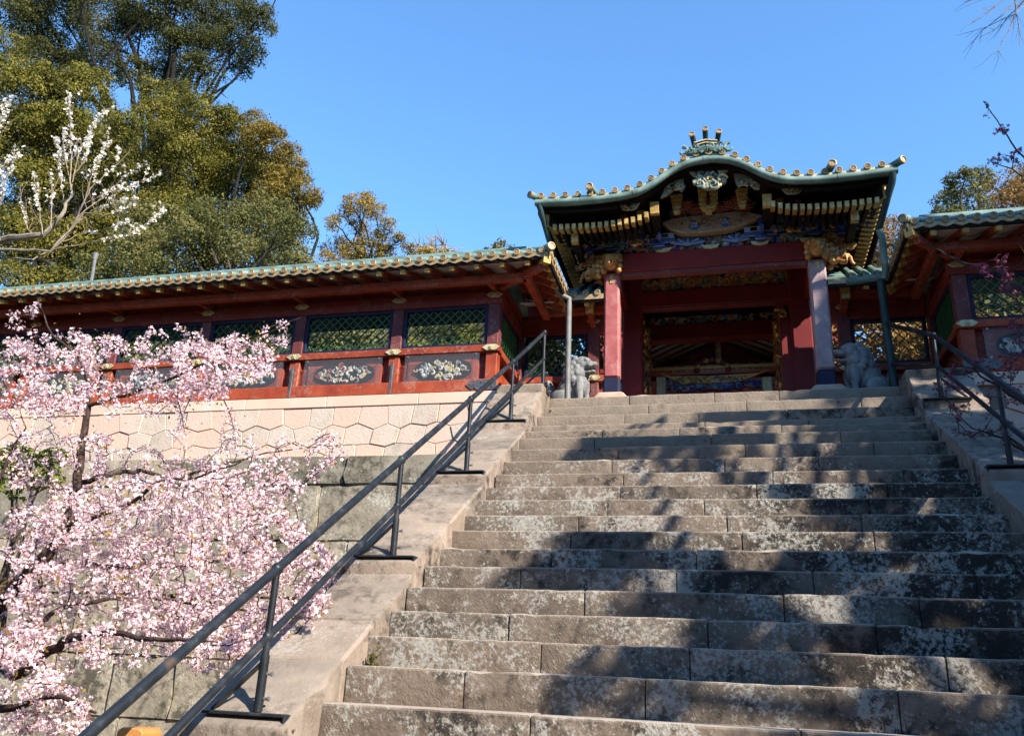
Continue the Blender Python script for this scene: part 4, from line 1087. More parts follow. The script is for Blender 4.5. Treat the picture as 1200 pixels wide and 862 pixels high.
# peonies and leaves above it
p0, p1 = W2(789, 256, PY-.1), W2(882, 240, PY-.1)
PE = [CORAL, GILTBROWN, TEAL, GOLDDARK, CORAL]
b = carving(p0.x+.02, p1.x-.02, p0.z+.02, p0.z+.20, PY-.08, PE, 120, .07, .06, 61)
q = random.Random(8)
for k in range(9):
    x = p0.x+.10+(p1.x-p0.x-.2)*k/8; z = p0.z+.12+.07*math.sin(k*2.1)
    for ring, n_ in ((.075, 8), (.042, 6), (0, 1)):
        for i in range(n_):
            a = 2*math.pi*i/max(1, n_)+ring*20; b.ell((x+ring*math.cos(a), PY-.15-.02*(ring < .05), z+ring*math.sin(a)), (.032, .02, .028), 0 if k % 2 else 4, 7, 5)
G(b, 'peony_carving', PE, smooth=True, kind='stuff')
for s in (-1, 1):
    for k in range(5):
        x = XC+s*(.98+k*.26)
        G(MB().prism([(-.055, .10), (-.055, .05), (-.03, 0), (.03, 0), (.055, .05), (.055, .10)], (x, GY+.62, bz1+.42), (1, 0, 0), (0, 0, 1), (0, .1, 0)).box(x-.022, x+.022, GY+.60, PY, bz1+.34, bz1+.42), 'bracket_block', (GOLD, CORAL, BLUE)[k % 3])
    for k in range(4):
        x = XC+s*(1.04+k*.26)
        G(MB().prism([(-.07, .07), (-.07, .04), (-.04, 0), (.04, 0), (.07, .04), (.07, .07)], (x, GY+.78, bz1+.26), (1, 0, 0), (0, 0, 1), (0, .1, 0)), 'bracket_block', (TEAL, GOLD, BLUE, GOLD)[k])
    G(carving(XC+s*1.5-.62, XC+s*1.5+.62, bz1+.12, bz1+.24, GY+.9, [TEAL, GOLDDARK, BLUE, GILTBROWN], 70, .06, .05, 101+s), 'bracket_carving', [TEAL, GOLDDARK, BLUE, GILTBROWN], smooth=True)
    # pale carved boards tucked under the curved eave
    p = W2(738 if s < 0 else 929, 243 if s < 0 else 224, GY+.14)
    o9 = G(MB().prism([(-.14, .05), (.14, .05), (.10, -.02), (.05, -.045), (-.05, -.045), (-.10, -.02)], (p.x, GY+.16, p.z), (1, 0, 0), (0, 0, 1), (0, -.03, 0), rim=.005), 'eave_carving', PENDANT)
    carving(p.x-.10, p.x+.10, p.z-.03, p.z+.035, GY+.128, [PENDANT, BLACK, GOLD], 18, .03, .01, 111+s).build('openwork', [PENDANT, BLACK, GOLD], o9, smooth=True)
# gilt bracket stacks: centre and both sides
def stack(cx, z0, z1, w0, w1, y, n, name='bracket_stack'):
    b = MB(); h = (z1-z0)/n
    for k in range(n):
        w = w0+(w1-w0)*k/(n-1); z = z0+k*h
        b.prism([(-w*.72, 0), (w*.72, 0), (w, h*.42), (w, h*.72), (-w, h*.72), (-w, h*.42)], (cx, y-w*.7, z), (1, 0, 0), (0, 0, 1), (0, w*1.2, 0), 0)
        b.box(cx-w*.5, cx+w*.5, y-w*.5, y+w*.4, z+h*.78, z+h, 0)
    return G(b, name, [GOLD, BLACK], bevel=0)
YG = GY+.55
c = W2(831, 230, YG)
a_, b_ = W2(831, 243, YG).z, W2(831, 219, YG).z
for u in (-.078, .078): stack(XC+u, a_, b_, .052, .068, YG, 4)
stack(XC, a_-.12, a_, .05, .10, YG-.02, 2)
for px, pt_, pb in ((793, 229, 251), (870, 222, 244)):
    stack(W2(px, 238, YG).x, W2(px, pb, YG).z, W2(px, pt_, YG).z, .05, .085, YG, 5)
# pale carved pendants under the gable
YP = GY+.10
def pend(poly, y, name, th=.05):
    P_ = [(W2(x, yy, y).x, W2(x, yy, y).z) for x, yy in poly]
    return G(MB().prism(P_, (0, y+th, 0), (1, 0, 0), (0, 0, 1), (0, -th, 0), rim=.008), name, PENDANT), P_
o1, P1 = pend([(808, 201), (853, 199), (846, 207), (843, 209), (817, 210.5), (814, 208)], YP, 'pendant_crown')
carving(P1[0][0]+.05, P1[1][0]-.05, P1[4][1]+.02, P1[0][1]-.02, YP-.001, [PALEGREEN, BLACK, GOLDPALE], 40, .03, .012, 71).build('openwork', [TEAL, BLACK, GOLDPALE], o1, smooth=True)
o2, P2 = pend([(811, 211), (818, 208), (845, 207), (852, 209), (851, 213), (843, 217), (838, 221), (828, 221.5), (820, 217.5), (812, 214.5)], YP-.02, 'pendant')
carving(P2[0][0]+.06, P2[3][0]-.06, P2[6][1]+.05, P2[2][1]-.02, YP-.021, [PALEGREEN, PALEBLUE, PALEGREEN, GOLDPALE], 16, .06, .016, 72).build('scroll_relief', [PENDANT, TEAL, PENDANT, GOLD], o2, smooth=True)
for k, poly in enumerate(([(774, 231), (779, 221), (790, 212), (801, 208.5), (801, 214), (803, 218), (799, 224), (795, 221), (789, 222), (782, 228)], [(860, 203), (862, 213), (865, 219), (871, 215), (877, 214), (884, 220), (890, 221), (891, 217), (884, 209), (873, 204)])):
    o3, P3 = pend(poly if k == 0 else poly[::-1], YP+.1, 'side_pendant')
    xa = min(x for x, _ in P3); xb = max(x for x, _ in P3); zm = sum(z for _, z in P3)/len(P3)
    carving(xa+.06, xb-.05, zm-.05, zm+.07, YP+.098, [PALEGREEN, GOLDPALE, BLACK], 34, .035, .012, 75+k, True).build('openwork', [PENDANT, GOLDPALE, BLACK], o3, smooth=True)
# eave rafters with gilt tips, front left and right, both sides
rz0 = W2(708, 262, GY+.18).z; rz1 = W2(708, 249, GY+.18).z
rzc = .5*(rz0+rz1); rh = .085
me_r, o_r = MB().bar((0, 0, 0), (0, 1.5, .22), .05, .085).mesh('eave_rafter', BLACK)
me_e, o_e = MB().bar((0, -.012, -.002), (0, .16, .0235), .056, .092).mesh('rafter_end', GOLD)
me_f, o_f = MB().box(-.024, .024, -.016, -.011, -.042, .038).mesh('rafter_face', GOLD)
for s in (-1, 1):
    for k in range(15):
        x = XC+s*(.86+k*.094); zr_ = zc_(x)-.27+.0*(k)
        p = Vector((x, GY+.20, zr_)); r = place('eave_rafter', me_r, p+o_r, gate); place('rafter_end', me_e, p+o_e, r); place('rafter_face', me_f, p+o_f, r)
    # hip rafter with gilt tip
    h = G(MB().bar((XC+s*2.30, GY+.14, zc_(XC+s*2.3)-.20), (XC+s*1.55, 11.6, zc_(XC+s*2.3)+.0), .09, .17), 'hip_rafter', BLACK)
    MB().bar((XC+s*2.308, GY+.128, zc_(XC+s*2.3)-.20), (XC+s*2.18, GY+.37, zc_(XC+s*2.3)-.16), .10, .19).build('rafter_end', GOLD, h)
me_s = {s: MB().bar((s*2.26, 0, 0), (s*1.45, 0, .16), .05, .085).mesh('eave_rafter', BLACK) for s in (-1, 1)}
me_t = {s: MB().bar((s*2.272, 0, -.002), (s*2.10, 0, .032), .056, .092).mesh('rafter_end', GOLD) for s in (-1, 1)}
for s in (-1, 1):
    for k in range(31):
        y = GY+.40+k*.13; c = Vector((XC, y, zc_(XC+s*2.4)-.22))
        r = place('eave_rafter', me_s[s][0], c+me_s[s][1], gate); place('rafter_end', me_t[s][0], c+me_t[s][1], r)
    G(MB().box(min(XC+s*2.36, XC+s*2.40), max(XC+s*2.36, XC+s*2.40), GY+.05, YB-.1, zc_(XC+s*2.4)-.13, zc_(XC+s*2.4)-.03), 'side_fascia', BLACK)
    bd = MB()
    for k in range(26):
        y = GY+.05+k*.178; bd.lathe((XC+s*2.42, y+.08, zc_(XC+s*2.4)+.10), (s, 0, 0), [(-.02, .045), (.02, .045), (.022, .03), (.01, 0.0)], 10)
    G(bd, 'tile_end_row', GOLDDARK)
    G(MB().box(min(XC+s*1.86, XC+s*1.96), max(XC+s*1.86, XC+s*1.96), 10.9, 14.9, zc_(XC+s*2.4)-.45, zc_(XC+s*2.4)-.33), 'side_purlin', BLACK)
    for k in range(2):
        G(MB().box(XC+s*1.91-.05, XC+s*1.91+.05, 10.84-.04+k*4.3, 10.90+k*4.3, zc_(XC+s*2.4)-.46, zc_(XC+s*2.4)-.32), 'purlin_end', GOLD)
    # carved gilt tail rafters under the side eave
    for k in range(4):
        y = PY+.35+k*.5
        b = MB().bar((XC+s*1.50, y, bz1+.20), (XC+s*1.98, y, bz1+.02), .06, .10); b.bar((XC+s*1.50, y, bz1+.38), (XC+s*1.95, y, bz1+.26), .06, .08)
        G(b, 'tail_rafter', GOLD)
    G(carving(XC+s*1.78-.2, XC+s*1.78+.2, bz1-.12, bz1+.10, PY+.05, [GOLDDARK, GOLD, CORAL], 46, .07, .06, 81+s), 'bracket_carving', [GOLDDARK, GOLD, CORAL], smooth=True)
# golden beam ends either side of the gable recess
for px, py in ((767, 244), (899, 235)):
    p = W2(px, py, GY+.30)
    b = MB().box(p.x-.058, p.x+.058, GY+.28, PY, p.z-.10, p.z+.085, 0)
    o = G(b, 'gable_beam', BLACK); e = MB()
    e.box(p.x-.062, p.x+.062, GY+.265, GY+.34, p.z-.104, p.z+.09)
    for dz in (-.05, .0, .05): e.box(p.x-.064, p.x+.064, GY+.262, GY+.30, p.z+dz-.006, p.z+dz+.006)
    e.build('beam_end', GOLD, o, bevel=.004)
# interior: ceiling, side beams, floor sill
G(MB().box(XC-1.7, XC+1.7, PY+.10, 15.3, 8.02, 8.06), 'ceiling', BLACK)
for s in (-1, 1):
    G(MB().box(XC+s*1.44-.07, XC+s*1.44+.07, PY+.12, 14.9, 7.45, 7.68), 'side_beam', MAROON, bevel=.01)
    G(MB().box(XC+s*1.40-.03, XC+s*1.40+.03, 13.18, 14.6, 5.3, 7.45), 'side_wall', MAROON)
# rain pipes from the gutter corners down to the landing
def pipe(pts, name, mt, lab): return G(MB().tube([Vector(p) for p in pts], .042, 10), name, mt, smooth=True, label=lab)
x0 = XGL+.06
pl_ = G(MB().tube([(x0, GY-.05, zc_(x0)-.03), (x0+.02, GY-.02, zc_(x0)-.12), W2(648, 297, 10.9), W2(650.5, 336, 11.08)], .042, 10), 'rain_pipe', VERDIDK, smooth=True)  # dark upper length: eave shade put into the grey pipe's colour
G(MB().tube([W2(650.5, 336, 11.08), W2(655, 344, 11.12), W2(667, 350, 11.2), (W2(667, 350, 11.2).x, 11.2, 6.80), (W2(667, 350, 11.2).x+.01, 11.2, 5.3)], .042, 10), 'rain_pipe', PIPE, smooth=True, label='grey painted lower rain pipe')
x1 = XGR-.06
G(MB().tube([(x1, GY-.05, zc_(x1)-.03), (x1-.01, GY-.02, zc_(x1)-.12), W2(1030, 268, 10.95)], .046, 10), 'rain_pipe', VERDIDK, smooth=True)
a = W2(1037, 326, 11.2)
G(MB().tube([W2(1030, 268, 10.95), W2(1034, 280, 11.0), W2(1037.5, 316, 11.15), W2(1036, 326, 11.2)], .046, 10), 'rain_pipe', VERDI, smooth=True)
G(MB().tube([(1.66, 11.24, a.z+.0), (a.x+.03, 11.24, a.z+.05)], .05, 10), 'gutter', VERDI, smooth=True, label='short green gutter over the side fence')
G(MB().tube([(a.x-.05, 11.24, a.z-.02), (a.x-.05, 11.24, a.z-.2), (a.x-.03, 11.24, 5.3)], .052, 10), 'rain_pipe', VERDIDK, smooth=True)

# ------------------------------------------------------------------ hall beyond the gate
hall = thing('inner_hall', (XC, 19.5, 5.2), 'dim hall with painted beam and slanting rafters seen through the gate', 'hall')
HY = 18.2
H = lambda px, py, Y=HY: at(px, py, Y)
h0 = H(840, 431).z
zb0 = H(840, 457).z; zb1 = H(840, 447).z; zb2 = H(840, 434).z
MB().box(XC-2.6, XC+2.6, HY, HY+.3, 5.2, zb0+.05).build('hall_wall', HALLRED, hall)
hb = MB().box(XC-2.6, XC+2.6, HY-.06, HY+.2, zb0+.052, zb1+.05).build('hall_beam', HALLRED, hall, bevel=.01)
pa = [(H(x, y, HY-.1).x, H(x, y, HY-.1).z) for x, y in ((770, 436), (786, 444), (800, 450), (830, 449), (866, 447), (884, 441), (902, 433), (890, 437), (840, 440), (785, 441))]
cb = MB().prism(pa, (0, HY-.061, 0), (1, 0, 0), (0, 0, 1), (0, -.06, 0), rim=.012).build('curved_beam', YELLOW, hall)
xa, xb = pa[2][0]-.05, pa[4][0]+.05
carving(xa-.1, xb+.1, pa[3][1]+.03, pa[8][1]-.02, HY-.121, [BLUE, YELLOW, TEAL, GOLD, PALEBLUE], 90, .04, .018, 95).build('painted_relief', [GILTBROWN, YELLOW, TEAL, GOLD, BLUE], cb, smooth=True)
carving(H(780, 458).x, H(905, 458).x, zb0+.02, zb1+.0, HY-.06, [BLUE, PALEBLUE, BLUE, TEAL], 90, .08, .03, 96).build('wave_carving', [BLUE, PALEBLUE, BLUE, TEAL], hall, smooth=True)
for py_, h_ in ((436, .07), (430, .06)):
    p = H(835, py_, HY-.1); MB().box(XC-2.2, XC+2.2, HY-.10, HY+.05, p.z-h_/2, p.z+h_/2).build('hall_batten', HALLRED if py_ == 436 else YELLOW, hall, bevel=.006)
for px in (775, 899): 
    x = H(px, 450).x; MB().box(x-.11, x+.11, HY-.13, HY+.1, 5.2, H(px, 443).z).build('hall_pillar', GOLDPALE, hall, bevel=.02)
fr = MB()
c = H(835, 432, HY-.12)
for k in range(9):
    t = math.pi*k/8; fr.ell((c.x+.34*math.cos(t), HY-.14, c.z-.03+.24*math.sin(t)), (.07, .03, .06), k % 2, 8, 5)
fr.build('gable_carving', [PURPLE, GOLDDARK], hall, smooth=True)
MB().box(XC-2.7, XC+2.7, HY+.32, HY+.4, 5.2, zb2+1.2).build('back_board', DARKRED, hall)
MB().bar((XC-2.2, HY-.02, zb2+.04), (XC+2.2, HY-.02, zb2+.04), .12, .15).build('tie_beam', GILTBROWN, hall)
for s in (-1, 1):
    for k in range(5):
        y = HY-.10-.36*k
        MB().bar((XC+s*2.3, y, zb2-.22-.03*k), (XC+s*.03, y, zb2+.74-.03*k), .035, .045).build('rafter', BARKTWIG, hall)
    MB().hexa([(XC+s*2.6, 16.3, zb2-.52), (XC, 16.3, zb2+.83), (XC, HY+.4, zb2+.83), (XC+s*2.6, HY+.4, zb2-.52), (XC+s*2.6, 16.3, zb2-.45), (XC, 16.3, zb2+.90), (XC, HY+.4, zb2+.90), (XC+s*2.6, HY+.4, zb2-.45)]).build('hall_roof', BARKTREE, hall)
    MB().box(min(XC+s*2.3, XC+s*2.38), max(XC+s*2.3, XC+s*2.38), 16.5, HY+.3, 5.2, zb2-.2).build('hall_wall', DARKRED, hall)
MB().box(XC-.06, XC+.06, HY-.12, HY+.1, zb2+.12, zb2+.76).build('king_post', GILTBROWN, hall)
# ------------------------------------------------------------------ stone guardian lions
def guardian(x, y, facing, label):
    d = Vector(facing).normalized(); r = d.cross(Vector((0, 0, 1))); u = Vector((0, 0, 1)); o = Vector((x, y, 5.30)); K = 1.14
    P_ = lambda a, b_, c: tuple(o+(d*a+r*b_+u*c)*K)
    ang = math.atan2(d.y, d.x)
    def e(a, b_, c, ra, rb, rc, tilt=0):
        m_ = Matrix.Rotation(ang, 3, 'Z') @ Matrix.Rotation(tilt, 3, 'Y'); return (P_(a, b_, c), (ra*K, rb*K, rc*K), m_)
    E = [e(-.17, 0, .17, .20, .17, .165), e(-.08, 0, .28, .17, .145, .20, .35), e(.05, 0, .37, .125, .135, .19), e(.045, 0, .50, .145, .15, .13),      # rump, back, chest, neck
         e(.11, 0, .605, .125, .120, .112), e(.10, 0, .675, .085, .085, .045), e(.225, 0, .585, .075, .080, .040), e(.285, 0, .598, .03, .048, .028),          # skull, crown, muzzle, nose
         e(.19, 0, .487, .085, .062, .022), e(.265, 0, .497, .028, .045, .018), e(.12, 0, .515, .06, .085, .05),                                              # open jaw
         e(-.34, 0, .27, .045, .085, .15, -.25), e(-.375, 0, .40, .035, .06, .10, -.5), e(-.33, 0, .17, .05, .06, .08)]                                          # upright tail plume
    for s in (-1, 1):
        E += [e(-.13, s*.135, .145, .15, .060, .125), e(-.005, s*.155, .033, .11, .050, .034), e(.075, s*.150, .030, .04, .05, .03),                        # haunch, hind paw
              e(.115, s*.085, .29, .055, .055, .14, .1), e(.125, s*.085, .14, .042, .046, .15), e(.165, s*.088, .034, .075, .054, .034),                     # foreleg, paw
              e(.195, s*.055, .645, .042, .040, .024, .3), e(.205, s*.058, .612, .022, .022, .020), e(.05, s*.115, .672, .045, .022, .040, .5), e(.235, s*.062, .565, .045, .026, .030)]  # brow, eye, ear, lip
        for k, (a, b_, c, q) in enumerate(((.02, .125, .60, .050), (.0, .140, .53, .052), (.01, .145, .46, .050), (.035, .140, .395, .044), (-.05, .105, .60, .050), (-.07, .115, .52, .052), (-.07, .125, .44, .050), (.085, .128, .545, .036), (.09, .125, .475, .036))):
            E.append(e(a, s*b_*.94, c, q*1.05, q*.62, q*1.15, .4))
        for k in range(3): E.append(e(.215+.012*(1-abs(k-1)), s*(.088+.026*(k-1)), .022, .028, .013, .022))
    for k in range(4): E.append(e(-.055-.045*k, 0, .64-.085*k, .055, .05, .06, .5))
    mb = MB()
    for c, rr, m_ in E: mb.ell(c, rr, nu=16, nv=10, rot=m_)
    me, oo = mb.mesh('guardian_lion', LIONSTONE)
    t = bpy.data.objects.new('tmp', me); COL.objects.link(t)
    md = t.modifiers.new('r', 'REMESH'); md.mode = 'VOXEL'; md.voxel_size = .0105
    sm = t.modifiers.new('s', 'SMOOTH'); sm.factor = .5; sm.iterations = 3
    me2 = bpy.data.meshes.new_from_object(t.evaluated_get(bpy.context.evaluated_depsgraph_get())); bpy.data.objects.remove(t)
    from mathutils import noise as mn
    for v in me2.vertices:
        if v.co.z > .36: v.co += v.normal*.004*mn.noise(v.co*40)
    me2.shade_smooth()
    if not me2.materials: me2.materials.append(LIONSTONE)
    root = thing('guardian_lion', o, label, 'stone lion', 'stone guardian lions beside the gate')
    place('body', me2, oo, root)
    ey = MB()
    for s in (-1, 1): ey.ell(P_(.236, s*.05, .612), .014, nu=8, nv=6)
    ey.build('eye', JOINT, root)
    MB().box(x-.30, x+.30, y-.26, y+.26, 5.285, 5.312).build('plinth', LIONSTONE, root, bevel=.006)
pL = at(674, 455, 11.55); pR = at(1010, 450, 11.5)
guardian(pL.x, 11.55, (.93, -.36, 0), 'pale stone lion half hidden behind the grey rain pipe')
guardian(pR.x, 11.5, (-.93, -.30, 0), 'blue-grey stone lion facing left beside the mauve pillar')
# orange-topped post at the foot of the steps
pp = at(164, 856, 4.1)
post = thing('wooden_post', (pp.x, 4.1, 0), 'wooden post with orange top standing left of the handrail foot', 'post')
MB().box(pp.x-.055, pp.x+.055, 4.04, 4.16, 0, pp.z-.05).build('post_shaft', BARKTWIG, post, bevel=.01)
MB().prism([(-.075, -.05), (.075, -.05), (.075, .0), (.05, .018), (-.05, .018), (-.075, .0)], (pp.x, 4.02, pp.z), (1, 0, 0), (0, 0, 1), (0, .16, 0)).build('post_cap', ORANGEWOOD, post, bevel=.006)

# ------------------------------------------------------------------ trees
def hz_(x, y): return hillz(x, y) if y > 13 else 0.0
def lobe_px(px, py, Y, rp):
    p = at(px, py, Y); dist = (p-EYE).dot(FW); return (p.x, p.y, p.z, rp*dist/FPX)
def foliage(lobes, n_per_m2, clump, size, rng, squash=.85, fill=.25):
    "boughs: every lobe carries small leafy domes on its shell, dense on their outer sides, with gaps between them"
    P = []; N = []
    for x, y, z, r in lobes:
        n = int(n_per_m2*4*math.pi*r*r*.85)
        k = max(9, int(4.5*(r/max(.35, .30*r+.12))**2*.85))
        d = rng.normal(size=(k, 3)); d /= np.linalg.norm(d, axis=1, keepdims=True); d[:, 2] = np.abs(d[:, 2])*np.where(rng.random(k) < .75, 1, -1)
        rs_ = (.27*r+min(.10, .3*r))*rng.uniform(.6, 1.35, k)
        rad = (r-rs_*.6)*np.where(rng.random(k) < fill, rng.uniform(.3, .75, k), rng.uniform(.85, 1.08, k))
        c = np.array([x, y, z])+d*rad[:, None]*np.array([1, 1, squash])
        w = rs_**2/np.sum(rs_**2); idx = rng.choice(k, size=n, p=w)
        e = rng.normal(size=(n, 3))+d[idx]*.75+np.array([0, 0, .55]); e /= np.linalg.norm(e, axis=1, keepdims=True)
        q = rs_[idx]*rng.uniform(.62, 1.12, n)*(1+.22*np.sin(e[:, 0]*9+idx)*np.sin(e[:, 1]*8+idx*2.1)*np.sin(e[:, 2]*7))
        P.append(c[idx]+e*q[:, None]*np.array([1.12, 1.12, .80])+rng.normal(size=(n, 3))*clump*.22); N.append(e)
        # looser sprays between the domes
        m_ = n//4; v = rng.normal(size=(m_, 3)); v /= np.linalg.norm(v, axis=1, keepdims=True)
        wob = 1+.16*np.sin(v[:, 0]*6+x)*np.sin(v[:, 1]*5+y)+.08*np.sin(v[:, 2]*13+z)
        P.append(np.array([x, y, z])+v*(r*wob*(rng.uniform(.62, 1.1, m_)**.8+.28*(rng.random(m_) < .07)*rng.random(m_)))[:, None]*np.array([1, 1, squash])); N.append(v+np.array([0, 0, .4]))
    return np.concatenate(P), np.concatenate(N)
def limb(b, p, q, r0, r1, rng, seg=6, sag=.08):
    p = Vector(p); q = Vector(q); L = (q-p).length; pts = []; 
    off = Vector(rng.normal(size=3))*L*sag
    for i in range(seg+1):
        t = i/seg; pts.append(p.lerp(q, t)+off*math.sin(math.pi*t)+Vector(rng.normal(size=3))*L*.012*(0 < i < seg))
    b.tube(pts, [r0+(r1-r0)*i/seg for i in range(seg+1)], 7); return pts
def tree(name, label, cat, base, lobes, mat, dens=170, clump=.2, size=.15, tr=.22, bark=BARKTREE, seed=1, group=None, fill=.25, extra=None, twigs=5, fork=.45):
    rng = np.random.default_rng(seed); t = thing(name, base, label, cat, group)
    b = MB(); base = Vector(base); base.z -= .3
    c = sum((Vector(l[:3]) for l in lobes), Vector())/len(lobes); zl = min(l[2]-l[3] for l in lobes)
    f = Vector((base.x*.45+c.x*.55, base.y*.45+c.y*.55, base.z+(c.z-base.z)*fork))
    limb(b, base, f, tr, tr*.7, rng, 7, .03)
    for x, y, z, r in lobes:
        pts = limb(b, f, (x, y, z), tr*.55, tr*.14, rng, 6, .07)
        for k in range(twigs):
            i = rng.integers(3, 7); d = rng.normal(size=3); d /= np.linalg.norm(d); limb(b, pts[min(i, len(pts)-1)], Vector(pts[min(i, len(pts)-1)])+Vector(d)*r*rng.uniform(.6, 1.0), tr*.10, tr*.03, rng, 3, .06)
    if extra: extra(b, rng)
    b.build('trunk', bark, t, smooth=True)
    fp, fn = foliage(lobes, dens, clump, size, rng, fill=fill)
    leaves('crown', fp, size, mat, t, rng=rng, N=fn)
    return t
GF = 'trees of the wooded hill behind the left fence'
def lob(lst, Y): return [lobe_px(x, y, Y+((i*37) % 5-2)*.35, r) for i, (x, y, r) in enumerate(lst)]
LB = lob([(20, 105, 42), (62, 120, 44), (102, 112, 36), (28, 165, 48), (88, 175, 46), (130, 150, 30), (40, 225, 50), (108, 235, 44), (10, 285, 46), (70, 295, 46), (-30, 150, 50), (-40, 240, 50), (0, 60, 30), (128, 190, 26), (135, 225, 24), (75, 140, 20), (40, 140, 22), (115, 270, 26)], 19)
LB += lob([(10, 335, 34), (60, 340, 30), (100, 340, 26)], 18)
LB += lob([(60, 200, 70), (60, 290, 70), (130, 280, 60)], 21.5)
tree('evergreen_tree', 'tall dense olive-green tree behind the white plum blossom', 'tree', (-20.5, 19.5, hz_(-20.5, 19.5)), LB, LEAF_OLIVE, 400, .17, .095, .2, seed=3, group=GF, fill=.35, twigs=2)
LA = lob([(15, 30, 44), (70, 15, 40), (60, 62, 30), (122, 22, 34), (165, 40, 34), (150, 85, 22), (218, 18, 36), (262, 12, 36), (300, 25, 24), (268, 55, 26), (236, 88, 26), (212, 60, 30), (190, 95, 28), (120, 65, 30), (85, 85, 30), (175, 10, 36), (300, 60, 16), (285, 82, 14), (40, 70, 30), (240, 50, 30), (110, -40, 60), (220, -35, 50), (10, -40, 60)], 25)
def extraA(b, rng):
    for pts, r in (([(176, 140), (168, 100), (158, 62), (143, 25), (134, -10)], .13), ([(198, 125), (203, 85), (205, 45), (192, 0), (186, -20)], .11), ([(228, 100), (245, 75), (285, 45), (312, 25), (325, -5)], .06), ([(66, 68), (45, 38), (22, 0), (15, -20)], .08)):
        b.tube([at(x, y, 24.6) for x, y in pts], [r*(1-.16*i) for i in range(len(pts))], 8)
tree('camphor_tree', 'tallest tree with open crown and dark bare limbs at top left', 'tree', (-19.8, 24.8, hz_(-19.8, 24.8)), LA, LEAF_DARK, 270, .20, .11, .22, bark=BARKDARK, seed=4, group=GF, extra=extraA, fill=.4, twigs=5)
LC = lob([(190, 158, 40), (232, 150, 40), (275, 158, 32), (312, 172, 28), (338, 200, 25), (352, 228, 20), (225, 205, 46), (285, 210, 42), (325, 238, 30), (175, 215, 36), (205, 255, 40), (300, 150, 20), (258, 140, 18), (318, 158, 14), (338, 182, 15), (352, 208, 14), (362, 236, 13), (290, 182, 20), (325, 210, 18), (250, 180, 22)], 22)
LC += lob([(205, 118, 24), (182, 112, 20)], 22.5)
LC += lob([(230, 200, 60), (290, 230, 55), (170, 240, 60), (320, 260, 40)], 24.5)
LT = [l for l in LC if at(288, 200, l[1]).x < l[0] and l[3] < .95]; LC = [l for l in LC if l not in LT]
tree('evergreen_tree', 'tawny domed tree whose rounded edge meets the sky left of the airy orange tree', 'tree', (-13.2, 23, hz_(-13.2, 23)), LT, LEAF_TAWNY, 430, .15, .085, .14, seed=15, group=GF, fill=.3, twigs=2, bark=BARKDARK)
tree('evergreen_tree', 'yellow-green bushy tree right of the tall dark trees, left of the tawny dome', 'tree', (-15.5, 22.5, hz_(-15.5, 22.5)), LC, LEAF_OLIVE, 420, .15, .09, .15, seed=5, group=GF, fill=.38, twigs=2, bark=BARKDARK)
LD = lob([(215, 285, 36), (262, 268, 40), (305, 262, 40), (345, 280, 26), (238, 318, 30), (150, 300, 40), (168, 258, 30), (300, 312, 30), (350, 315, 26), (120, 330, 36), (185, 330, 34), (235, 262, 18), (285, 250, 18), (330, 262, 16), (200, 262, 20), (275, 290, 22)], 17.5)
LD += lob([(180, 300, 50), (260, 300, 50), (330, 305, 36)], 19)
tree('camellia_tree', 'grey-green bushy tree rising just above the left fence roof', 'tree', (-11.2, 17.6, hz_(-11.2, 17.6)), LD, LEAF_GREY, 460, .12, .075, .12, seed=6, group=GF, fill=.35, twigs=2)
LE = lob([(423, 240, 17), (404, 248, 12), (440, 252, 15), (392, 262, 12), (418, 266, 13), (452, 268, 13), (466, 282, 12), (395, 290, 18), (436, 290, 20), (480, 294, 10), (412, 300, 20), (386, 306, 16), (455, 302, 16), (410, 234, 9), (430, 232, 8), (500, 300, 14), (520, 304, 12)], 27)
tree('autumn_tree', 'airy orange-tinged tree with thin bare branches between the dark trees and the gate', 'tree', (-13, 27.3, hz_(-13, 27.3)), LE, LEAF_GOLD, 330, .15, .085, .11, seed=7, group=GF, fill=.4, bark=BARKDARK, fork=.6, twigs=16)
LG = lob([(585, 290, 10), (595, 297, 9), (573, 298, 8), (585, 303, 12)], 26)
tree('pine_tree', 'small dark treetop peeping over the end of the left roof', 'tree', (-7.6, 26.2, hz_(-7.6, 26.2)), LG, LEAF_GREY, 200, .13, .12, .14, seed=8, group=GF)
def bare_shrub(name, label, cat, base, tips, mat, r0, seed, group):
    rng = np.random.default_rng(seed); t = thing(name, base, label, cat, group); b = MB(); B = Vector(base)
    f = B+(Vector(tips[0])-B)*.55
    limb(b, B-Vector((0, 0, .3)), f, r0, r0*.7, rng)
    for tp in tips:
        pts = limb(b, f, tp, r0*.4, r0*.08, rng, 6, .05)
        for k in range(34):
            i = rng.integers(2, 7); d = Vector(rng.normal(size=3)); d.z = abs(d.z)*.8+.2; d.normalize()
            limb(b, pts[i], Vector(pts[i])+d*rng.uniform(.3, .8), r0*.16, r0*.06, rng, 3, .06)
    b.build('branches', mat, t, smooth=True); return t
bare_shrub('bare_tree', 'leafless tan treetop right of the airy orange tree', 'tree', (-10.3, 27, hz_(-10.3, 27)), [at(x, y, 27+.2*i) for i, (x, y) in enumerate(((505, 284), (490, 288), (520, 286), (512, 292), (497, 295), (527, 294), (482, 297)))], BARKTWIG, .15, 9, GF)
GR = 'trees behind the right side of the gate'
LH = lob([(1030, 278, 20), (1012, 296, 18), (1046, 264, 12), (1040, 300, 20), (1020, 322, 22), (1052, 318, 18), (1060, 275, 10)], 24)
tree('autumn_tree', 'rust-brown tree seen in the gap right of the gate roof', 'tree', (4.6, 24.4, hz_(4.6, 24.4)), LH, LEAF_RUST, 330, .15, .09, .18, seed=10, group=GR)
